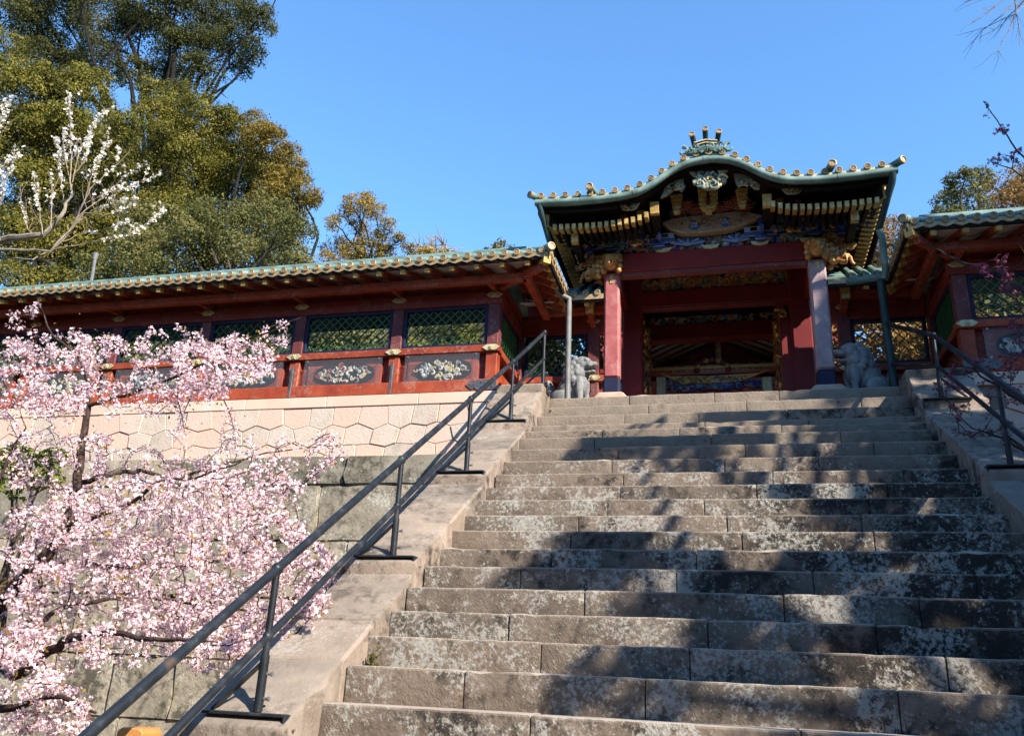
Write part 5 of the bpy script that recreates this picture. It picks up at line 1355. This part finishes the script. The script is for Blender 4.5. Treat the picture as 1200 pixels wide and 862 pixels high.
LI = lob([(1128, 218, 20), (1150, 208, 14), (1108, 236, 15), (1140, 240, 24), (1104, 254, 12), (1120, 256, 16)], 23)
tree('evergreen_tree', 'grey-green tree above the right fence roof', 'tree', (6.9, 23.3, hz_(6.9, 23.3)), LI, LEAF_GREY, 420, .13, .085, .2, seed=11, group=GR)
LJ = lob([(1172, 222, 24), (1200, 228, 30), (1180, 250, 26), (1220, 250, 36), (1210, 210, 24)], 25)
tree('autumn_tree', 'brownish leafy tree at the right edge above the fence roof', 'tree', (8.9, 25.3, hz_(8.9, 25.3)), LJ, LEAF_RUST, 360, .14, .09, .2, seed=12, group=GR)
SHL = ['grey-green shrub behind the far left end of the lattice fence', 'olive shrub behind the left fence, second from its far end', 'grey-green shrub behind the middle of the left fence', 'olive shrub behind the left fence near the open acrylic panels', 'grey-green shrub behind the corner window of the left fence', 'rusty shrub seen through the lattice beside the mauve pillar', 'grey-green shrub behind the right-hand fence near its corner', 'rusty shrub behind the right-hand fence at the edge of the photo']
for k, (x, y, z, r, mt) in enumerate(((-13.0, 15.6, 6.6, 1.4, LEAF_GREY), (-10.4, 15.4, 6.9, 1.4, LEAF_OLIVE), (-7.8, 15.7, 6.9, 1.5, LEAF_GREY), (-5.4, 15.3, 6.8, 1.3, LEAF_OLIVE), (-3.1, 14.3, 6.9, 1.15, LEAF_GREY), (2.9, 14.6, 7.0, 1.2, LEAF_RUST), (4.6, 15.4, 7.4, 1.5, LEAF_GREY), (6.6, 15.4, 7.4, 1.6, LEAF_RUST))):
    tree('camellia_shrub', SHL[k], 'shrub', (x, y, 5.2), [(x-.5, y, z, r*.75), (x+.5, y, z+.3, r*.75), (x, y, z+1.0, r*.8)], mt, 120, .16, .13, .1, seed=20+k, group='shrubs behind the lattice fences', twigs=3)
# evergreens to the right of and behind the photographer, whose shade lies over the steps
def shade_tree(base, lobes, seed, lab, dens=60, leaf=.26):
    tree('evergreen_tree', lab, 'tree', base, lobes, LEAF_DARK, dens, .28, leaf, .2, seed=seed, group='tall trees right of the steps', fill=.45, twigs=6)

# weed in the corner between a step and the curb
wp = Vector((XL+.05, sy(2)-.06, sz(1))); weed = thing('weed', wp, 'small weed growing where a lower step meets the left curb', 'weed')
rw = np.random.default_rng(77); wm = MB()
for k in range(7): limb(wm, wp, wp+Vector((rw.uniform(-.04, .05), rw.uniform(-.07, .02), rw.uniform(.05, .13))), .003, .001, rw, 3, .1)
wm.build('stem', BARKTWIG, weed); leaves('leaf', np.array(wp)+np.abs(rw.normal(size=(60, 3)))*np.array([.035, .03, .05])*np.array([1, -1, 1]), .04, LEAF_GREY, weed, rng=rw)
SH = SUN
def up_sun(p, t): return Vector(p)+SH*t
# crowns stand on the sun side of what they shade
def shade_lobes(spec): return [tuple(up_sun(p, t))+(r,) for p, t, r in spec]
q_ = random.Random(5); spec = []
bands = {17: [(-.1, 2.1)], 16: [(.6, 2.1)], 15: [(1.2, 2.2)], 14: [(-1.3, .3), (1.2, 2.3)], 13: [(-1.45, .2), (1.3, 2.4)], 12: [(1.0, 2.4)], 11: [(1.4, 2.4)], 10: [(1.5, 1.6), (2.0, 2.5)], 9: [(1.2, 1.3), (1.9, 2.6)],
         8: [(.85, 2.5)], 7: [(-1.2, -.7), (1.9, 2.8)], 6: [(-1.2, -.2), (.5, 1.1), (1.6, 2.4)], 5: [(-1.4, -.7), (-.2, .6), (1.2, 2.6)], 4: [(-.5, .1), (1.9, 2.6)], 3: [(-.1, .5)], 2: [(-.5, .4)], 1: [(-.9, -.3), (1.4, 2.6)], 0: [(.2, .9), (1.5, 2.6)]}
for n_, rr in bands.items():
    for xa, xb in rr:
        x = xa
        while x <= xb:
            spec.append(((x, sy(n_), sz(n_)-.08), 8.0+q_.uniform(0, 2.5), q_.uniform(.07, .21)+(.04 if n_ in (5, 6, 14) else 0))); x += q_.uniform(.22, .46)
S1 = shade_lobes(spec+[((3.4, 8.8, 4.4), 12, .9), ((3.3, 7.0, 3.2), 12, .9)])
shade_tree((8.2, 2.0, 0), S1, 31, 'broad evergreen right of the steps casting dappled shade on them', 420, .14)
S2 = shade_lobes([((3.2, 10.5, 6.6), 12, 1.0), ((4.6, 10.5, 6.4), 11, 1.1), ((2.4, 10.9, 6.0), 12.5, .6), ((5.6, 10.2, 6.8), 11.5, 1.1), ((3.9, 10.5, 5.4), 11.5, .8), ((1.4, 11.6, 6.5), 13, .30)])
shade_tree((11.6, 5.0, 0), S2, 32, 'evergreen right of the steps shading the right-hand fence', 240)

# ------------------------------------------------------------------ blossom trees
def grow(skeleton, targets, rng, mids=3, sag=.10):
    "join every target to the nearest wood already grown; returns branch polylines and tip segments"
    nodes = [np.array(p) for pl in skeleton for p in pl]
    N = np.array(nodes); T = np.array(targets)
    d = np.array([np.min(np.linalg.norm(N-t, axis=1)) for t in T]); order = np.argsort(d)
    tw = []
    for i in order:
        t = T[i]; dist = np.linalg.norm(N-t, axis=1); j = int(np.argmin(dist)); a = N[j]; L = dist[j]
        off = rng.normal(size=3)*L*sag; off[2] += L*.12
        pts = [a+(t-a)*f+off*math.sin(math.pi*f) for f in np.linspace(0, 1, mids+2)]
        tw.append((pts, L)); N = np.vstack([N, pts[2:]])
    return tw
def dense(pts, n=5):
    out = []
    for a, b_ in zip(pts, pts[1:]):
        a = Vector(a); b_ = Vector(b_)
        out += [tuple(a.lerp(b_, k/n)) for k in range(n)]
    return out+[tuple(pts[-1])]
def in_poly(x, y, P):
    c = False; j = len(P)-1
    for i in range(len(P)):
        if (P[i][1] > y) != (P[j][1] > y) and x < (P[j][0]-P[i][0])*(y-P[i][1])/(P[j][1]-P[i][1])+P[i][0]: c = not c
        j = i
    return c
def cherry(name, label, base, limbs, regions, petal, leafm, seed, fsize, spacing=.075, per=6, spread=.055, bark=BARK, leaf_frac=.06, group=None, deep=None):
    rng = np.random.default_rng(seed); t = thing(name, base, label, 'blossom tree', group)
    wood = MB(); sk = []
    for pts, r0, r1 in limbs:
        P = [Vector(p) for p in pts]
        # smooth the limb
        Q = []
        for i in range(len(P)-1):
            p0 = P[max(i-1, 0)]; p1 = P[i]; p2 = P[i+1]; p3 = P[min(i+2, len(P)-1)]
            for k in range(4):
                f = k/4; Q.append(.5*((2*p1)+(p2-p0)*f+(2*p0-5*p1+4*p2-p3)*f*f+(3*p1-p0-3*p2+p3)*f**3))
        Q.append(P[-1]); Q = [q+Vector(rng.normal(size=3))*.008 for q in Q]
        wood.tube(Q, [r0+(r1-r0)*i/(len(Q)-1) for i in range(len(Q))], 8); sk.append([tuple(q) for q in Q])
    T = []
    for poly, n, (Y0, Y1) in regions:
        xs = [p[0] for p in poly]; ys = [p[1] for p in poly]; k = 0
        while k < n:
            x = rng.uniform(min(xs), max(xs)); y = rng.uniform(min(ys), max(ys))
            if in_poly(x, y, poly): T.append(tuple(at(x, y, rng.uniform(Y0, Y1)))); k += 1
    tw = grow(sk, T, rng)
    wood.build('trunk', bark, t, smooth=True)
    tb = MB(); C = []
    for pts, L in tw:
        tb.tube(pts, [min(.014, .004+.006*L)*(1-.7*i/(len(pts)-1)) for i in range(len(pts))], 5)
        n = max(2, int(L/spacing)); 
        for k in range(n):
            f = 1-.85*(k/n)*min(1, .5/max(L, .01)) if L > .5 else 1-.9*k/n
            i = min(int(f*(len(pts)-1)), len(pts)-2); g = f*(len(pts)-1)-i
            C.append(pts[i]*(1-g)+pts[i+1]*g)
    tb.build('twigs', bark, t, smooth=True, kind='stuff')
    C = np.array(C); m_ = rng.integers(max(2, per-3), per+4, len(C)); idx = np.repeat(np.arange(len(C)), m_)
    d = rng.normal(size=(len(idx), 3)); d /= np.linalg.norm(d, axis=1, keepdims=True)
    P = C[idx]+d*spread*rng.uniform(.35, 1.1, (len(idx), 1))
    flowers('blossom', P, fsize, petal, t, rng=rng)
    if deep is not None:
        flowers('bud', C[rng.random(len(C)) < .5]+rng.normal(size=(1, 3))*.01, fsize*.5, deep, t, rng=rng)
    if leaf_frac:
        sel = C[rng.random(len(C)) < leaf_frac*4]; idx = np.repeat(np.arange(len(sel)), 3)
        leaves('young_leaf', sel[idx]+rng.normal(size=(len(idx), 3))*.05, .032, leafm, t, rng=rng)
    return t
A = lambda x, y, Y: at(x, y, Y)
bt = (-6.6, 6.3, 0)
B0 = Vector(bt); F0 = A(-30, 745, 6.2)
limbs = [
    ([B0, B0+Vector((.02, -.05, .6)), F0], .14, .10),
    ([F0, A(5, 700, 6.1), A(38, 666, 6.1), A(62, 640, 6.1), A(80, 612, 6.2), A(90, 570, 6.2), A(97, 523, 6.3), A(102, 480, 6.3), A(105, 448, 6.3)], .070, .022),
    ([A(105, 448, 6.3), A(88, 415, 6.2), A(60, 390, 6.1), A(45, 352, 6.0)], .018, .004),
    ([A(100, 475, 6.3), A(150, 462, 6.2), A(210, 440, 6.0), A(262, 412, 5.8), A(318, 388, 5.6), A(350, 372, 5.5)], .018, .004),
    ([A(90, 570, 6.2), A(125, 556, 6.4), A(165, 552, 6.8), A(205, 558, 7.2), A(258, 545, 7.6), A(330, 528, 8.0), A(415, 520, 8.4)], .026, .004),
    ([A(76, 618, 6.2), A(110, 606, 6.0), A(160, 585, 5.8), A(185, 565, 5.7), A(225, 560, 5.6), A(285, 540, 5.5)], .024, .005),
    ([F0, A(15, 790, 5.8), A(56, 763, 5.5), A(95, 745, 5.3), A(123, 740, 5.2), A(180, 748, 5.1), A(240, 752, 5.0)], .050, .008),
    ([A(38, 666, 6.1), A(90, 660, 6.4), A(150, 665, 6.6), A(230, 660, 6.8), A(310, 640, 7.2), A(380, 625, 7.6)], .026, .005),
    ([A(15, 790, 5.8), A(60, 720, 6.3), A(130, 700, 6.6), A(210, 705, 6.9), A(300, 715, 7.0), A(375, 700, 7.1)], .026, .005),
    ([A(5, 700, 6.1), A(-30, 640, 6.0), A(0, 560, 6.2), A(30, 500, 6.3)], .04, .006),
    ([F0, A(-40, 800, 5.6), A(0, 830, 5.4), A(60, 815, 5.2), A(110, 835, 5.0)], .05, .008)]
regs = [
    ([(0, 372), (62, 345), (70, 380), (150, 395), (215, 380), (240, 400), (350, 370), (330, 420), (300, 455), (200, 485), (95, 500), (0, 492)], 190, (5.4, 6.9)),
    ([(0, 400), (60, 392), (120, 420), (130, 470), (60, 490), (0, 490)], 60, (5.4, 6.9)),
    ([(215, 400), (290, 390), (325, 420), (280, 460), (180, 470)], 42, (5.2, 6.4)),
    ([(0, 505), (120, 505), (230, 500), (330, 500), (430, 528), (400, 545), (300, 545), (150, 560), (0, 570)], 110, (5.8, 8.0)),
    ([(95, 560), (300, 550), (360, 565), (330, 600), (392, 655), (388, 715), (340, 745), (300, 770), (250, 765), (170, 730), (0, 720), (0, 600)], 1080, (5.3, 8.0)),
    ([(150, 725), (380, 715), (330, 770), (280, 800), (200, 775)], 110, (5.2, 7.2)),
    ([(0, 725), (120, 735), (210, 740), (160, 775), (60, 790), (0, 800)], 60, (5.0, 6.4)),
    ([(0, 720), (60, 735), (150, 740), (60, 762), (0, 790)], 34, (5.1, 6.0)),
    ([(0, 800), (60, 780), (110, 830), (90, 862), (0, 862)], 60, (4.9, 5.7))]
cherry('pink_cherry_tree', 'large pink cherry tree in full bloom left of the sunlit handrail', bt, limbs, regs, PETAL, LEAF_BRONZE, 41, .0142, .095, 15, .05, leaf_frac=.16)
# green shrub among the blossom at the left edge
gs = [lobe_px(x, y, 6.9, r) for x, y, r in ((12, 540, 24), (40, 555, 24), (60, 540, 18), (20, 570, 20), (62, 570, 14))]
tree('green_shrub', 'bright green leafy shrub behind the cherry trunk at the left edge', 'shrub', (-6.9, 7.0, 0), gs, LEAF_BRIGHT, 330, .07, .075, .06, seed=44, twigs=3, fill=.4)
# white plum
rng_ = np.random.default_rng(51)
pb = (-9.9, 7.6, 0)
plum = thing('white_plum_tree', pb, 'pale-barked plum with white blossom on upright twigs at the left edge', 'blossom tree')
T_ = lambda L, Y: [tuple(A(x, y, Y+.1*math.sin(x*.07+y*.05))) for x, y in L]
pl = [([(-9.9, 7.6, 0), (-9.7, 7.6, 3.0)]+T_([(-60, 305), (0, 281), (50, 275), (74, 252), (83, 222)], 7.5), .11, .014),
      (T_([(-60, 305), (0, 292), (58, 294), (88, 262), (100, 232)], 7.3), .024, .009),
      (T_([(0, 303), (40, 304), (75, 282), (98, 250)], 7.4), .012, .006)]
ends = [([(83, 222), (84, 180), (83, 140), (80, 108)], 1), ([(83, 222), (92, 180), (108, 150), (122, 130)], 1), ([(100, 232), (108, 205), (118, 182), (128, 168)], 1), ([(96, 240), (125, 226), (155, 218), (187, 203)], 1),
        ([(58, 294), (105, 284), (150, 276), (178, 258), (193, 246)], 1), ([(90, 255), (120, 232), (148, 205), (172, 189)], .5), ([(76, 250), (72, 215), (70, 185), (66, 161)], 1), ([(50, 275), (46, 245), (42, 225), (40, 203)], 1),
        ([(83, 222), (78, 190), (74, 172), (76, 150)], .7), ([(88, 262), (110, 246), (130, 240), (146, 232)], .6), ([(98, 250), (128, 252), (150, 244), (160, 232)], .5), ([(60, 268), (60, 240), (62, 222), (58, 200)], .5),
        ([(100, 232), (112, 214), (134, 196), (140, 176)], .5), ([(40, 278), (30, 262), (28, 248), (24, 236)], .2), ([(70, 284), (100, 272), (125, 268), (150, 258)], .5), ([(86, 205), (98, 190), (104, 172), (106, 158)], .8),
        ([(-40, 215), (-12, 180), (4, 140), (14, 114)], 1), ([(-40, 235), (-8, 205), (10, 190), (22, 182)], 1), ([(-40, 180), (-15, 160), (0, 140), (6, 118)], .8), ([(-40, 250), (-10, 225), (4, 210), (16, 196)], .8), ([(0, 281), (-4, 250), (4, 225), (2, 200)], .4)]
wood = MB(); PC = []
for pts, r0, r1 in pl:
    D = dense(pts, 4); n = len(D)
    wood.tube([Vector(p)+Vector(rng_.normal(size=3))*.008 for p in D], [r0+(r1-r0)*(i/(n-1))**.6 for i in range(n)], 7)
tw_ = MB()
for k, (pp_, bl) in enumerate(ends):
    D = dense(T_(pp_, 7.2+.12*(k % 5)), 5); n = len(D)
    tw_.tube([Vector(p)+Vector(rng_.normal(size=3))*.006 for p in D], [.0075-.0055*i/(n-1) for i in range(n)], 6)
    for i in range(int(n*.35), n):
        for _ in range(3):
            if rng_.random() < .62*bl*(.5+.5*i/n)*1.9:
                j = min(i+1, n-1); f = rng_.random(); PC.append(np.array(D[i])*(1-f)+np.array(D[j])*f+rng_.normal(size=3)*.010)
    for i in range(2, n-2):
        if rng_.random() < .42:
            d = Vector(rng_.normal(size=3))*.6; d.z = abs(d.z)+.8; d.normalize(); a = Vector(D[i]); e = a+d*rng_.uniform(.10, .40); limb(tw_, a, e, .0035, .0012, rng_, 3, .05)
            for f in (.6, .8, 1):
                if rng_.random() < .45*bl: PC.append(np.array(a.lerp(e, f)))
wood.build('trunk', BARKPALE, plum, smooth=True); tw_.build('twigs', BARKTWIG, plum, smooth=True, kind='stuff')
PC = np.array(PC); idx = np.repeat(np.arange(len(PC)), 4)
flowers('blossom', PC[idx]+rng_.normal(size=(len(idx), 3))*.012, .0165, PETALWHITE, plum, rng=rng_)
# purple-pink cherry on the right, in shade
rb = (5.2, 7.6, 0)
R0 = A(1300, 560, 7.4); 
rl = [([rb, (5.0, 7.6, 2.5), R0, A(1290, 420, 7.3), A(1280, 300, 7.2)], .13, .02),
      ([A(1280, 300, 7.2), A(1250, 230, 7.0), A(1200, 185, 6.9), A(1175, 150, 6.8), A(1154, 119, 6.8)], .012, .003),
      ([A(1280, 300, 7.2), A(1240, 225, 7.0), A(1195, 205, 6.9), A(1160, 187, 6.8)], .010, .003),
      ([R0, A(1260, 400, 7.6), A(1210, 352, 7.7), A(1180, 325, 7.8), A(1130, 308, 7.9), A(1094, 290, 8.0), A(1074, 270, 8.0)], .03, .003),
      ([A(1180, 325, 7.8), A(1200, 300, 7.6), A(1190, 275, 7.5)], .008, .003),
      ([R0, A(1240, 500, 8.2), A(1195, 470, 8.4), A(1150, 440, 8.6), A(1110, 420, 8.7)], .028, .004),
      ([R0, A(1240, 560, 8.1), A(1190, 520, 8.3), A(1140, 500, 8.5), A(1108, 470, 8.6)], .02, .003)]
rr_ = [([(1150, 120), (1200, 175), (1200, 235), (1160, 200)], 9, (6.7, 7.1)), ([(1120, 300), (1170, 300), (1200, 290), (1200, 350), (1170, 340)], 16, (7.4, 8.0)), ([(1090, 430), (1160, 420), (1200, 400), (1200, 560), (1150, 540), (1100, 490)], 60, (8.2, 8.9)), ([(1180, 330), (1200, 320), (1200, 420), (1180, 380)], 10, (7.6, 8.2))]
cherry('purple_pink_cherry_tree', 'dark pink cherry with sparse blossom leaning in from the right edge', rb, rl, rr_, PETALDEEP, LEAF_BRONZE, 61, .018, .11, 4, .04, leaf_frac=0)
# bare branch tips, top right
rng_ = np.random.default_rng(71)
bare = thing('bare_branch_tree', (6.5, 4.6, 0), 'leafless tree whose pale twig tips hang in at the top right corner', 'tree')
b = MB(); f = A(1330, -120, 7.0)
b.tube([(6.5, 4.6, 0), (6.4, 4.8, 4), (5.6, 5.6, 8), f], [.2, .16, .1, .05], 9)
for tip in ((1128, 3), (1135, 30), (1128, 62), (1150, 50), (1165, 70), (1195, 55), (1120, 42)):
    mid = A(1200+rng_.uniform(-15, 25), -10+rng_.uniform(-10, 10), 7.0)
    tp = A(tip[0], tip[1], 7+rng_.uniform(-.3, .3)); pts = limb(b, mid, tp, .006, .0012, rng_, 7, .05)
    limb(b, f, mid, .03, .007, rng_, 5, .04)
    for k in range(7):
        p = Vector(pts[rng_.integers(2, 7)]); limb(b, p, p+(Vector(tp)-Vector(mid)).normalized()*rng_.uniform(.08, .25)+Vector(rng_.normal(size=3))*.05, .0022, .0008, rng_, 3, .05)
b.build('branches', BARKPALE, bare, smooth=True)
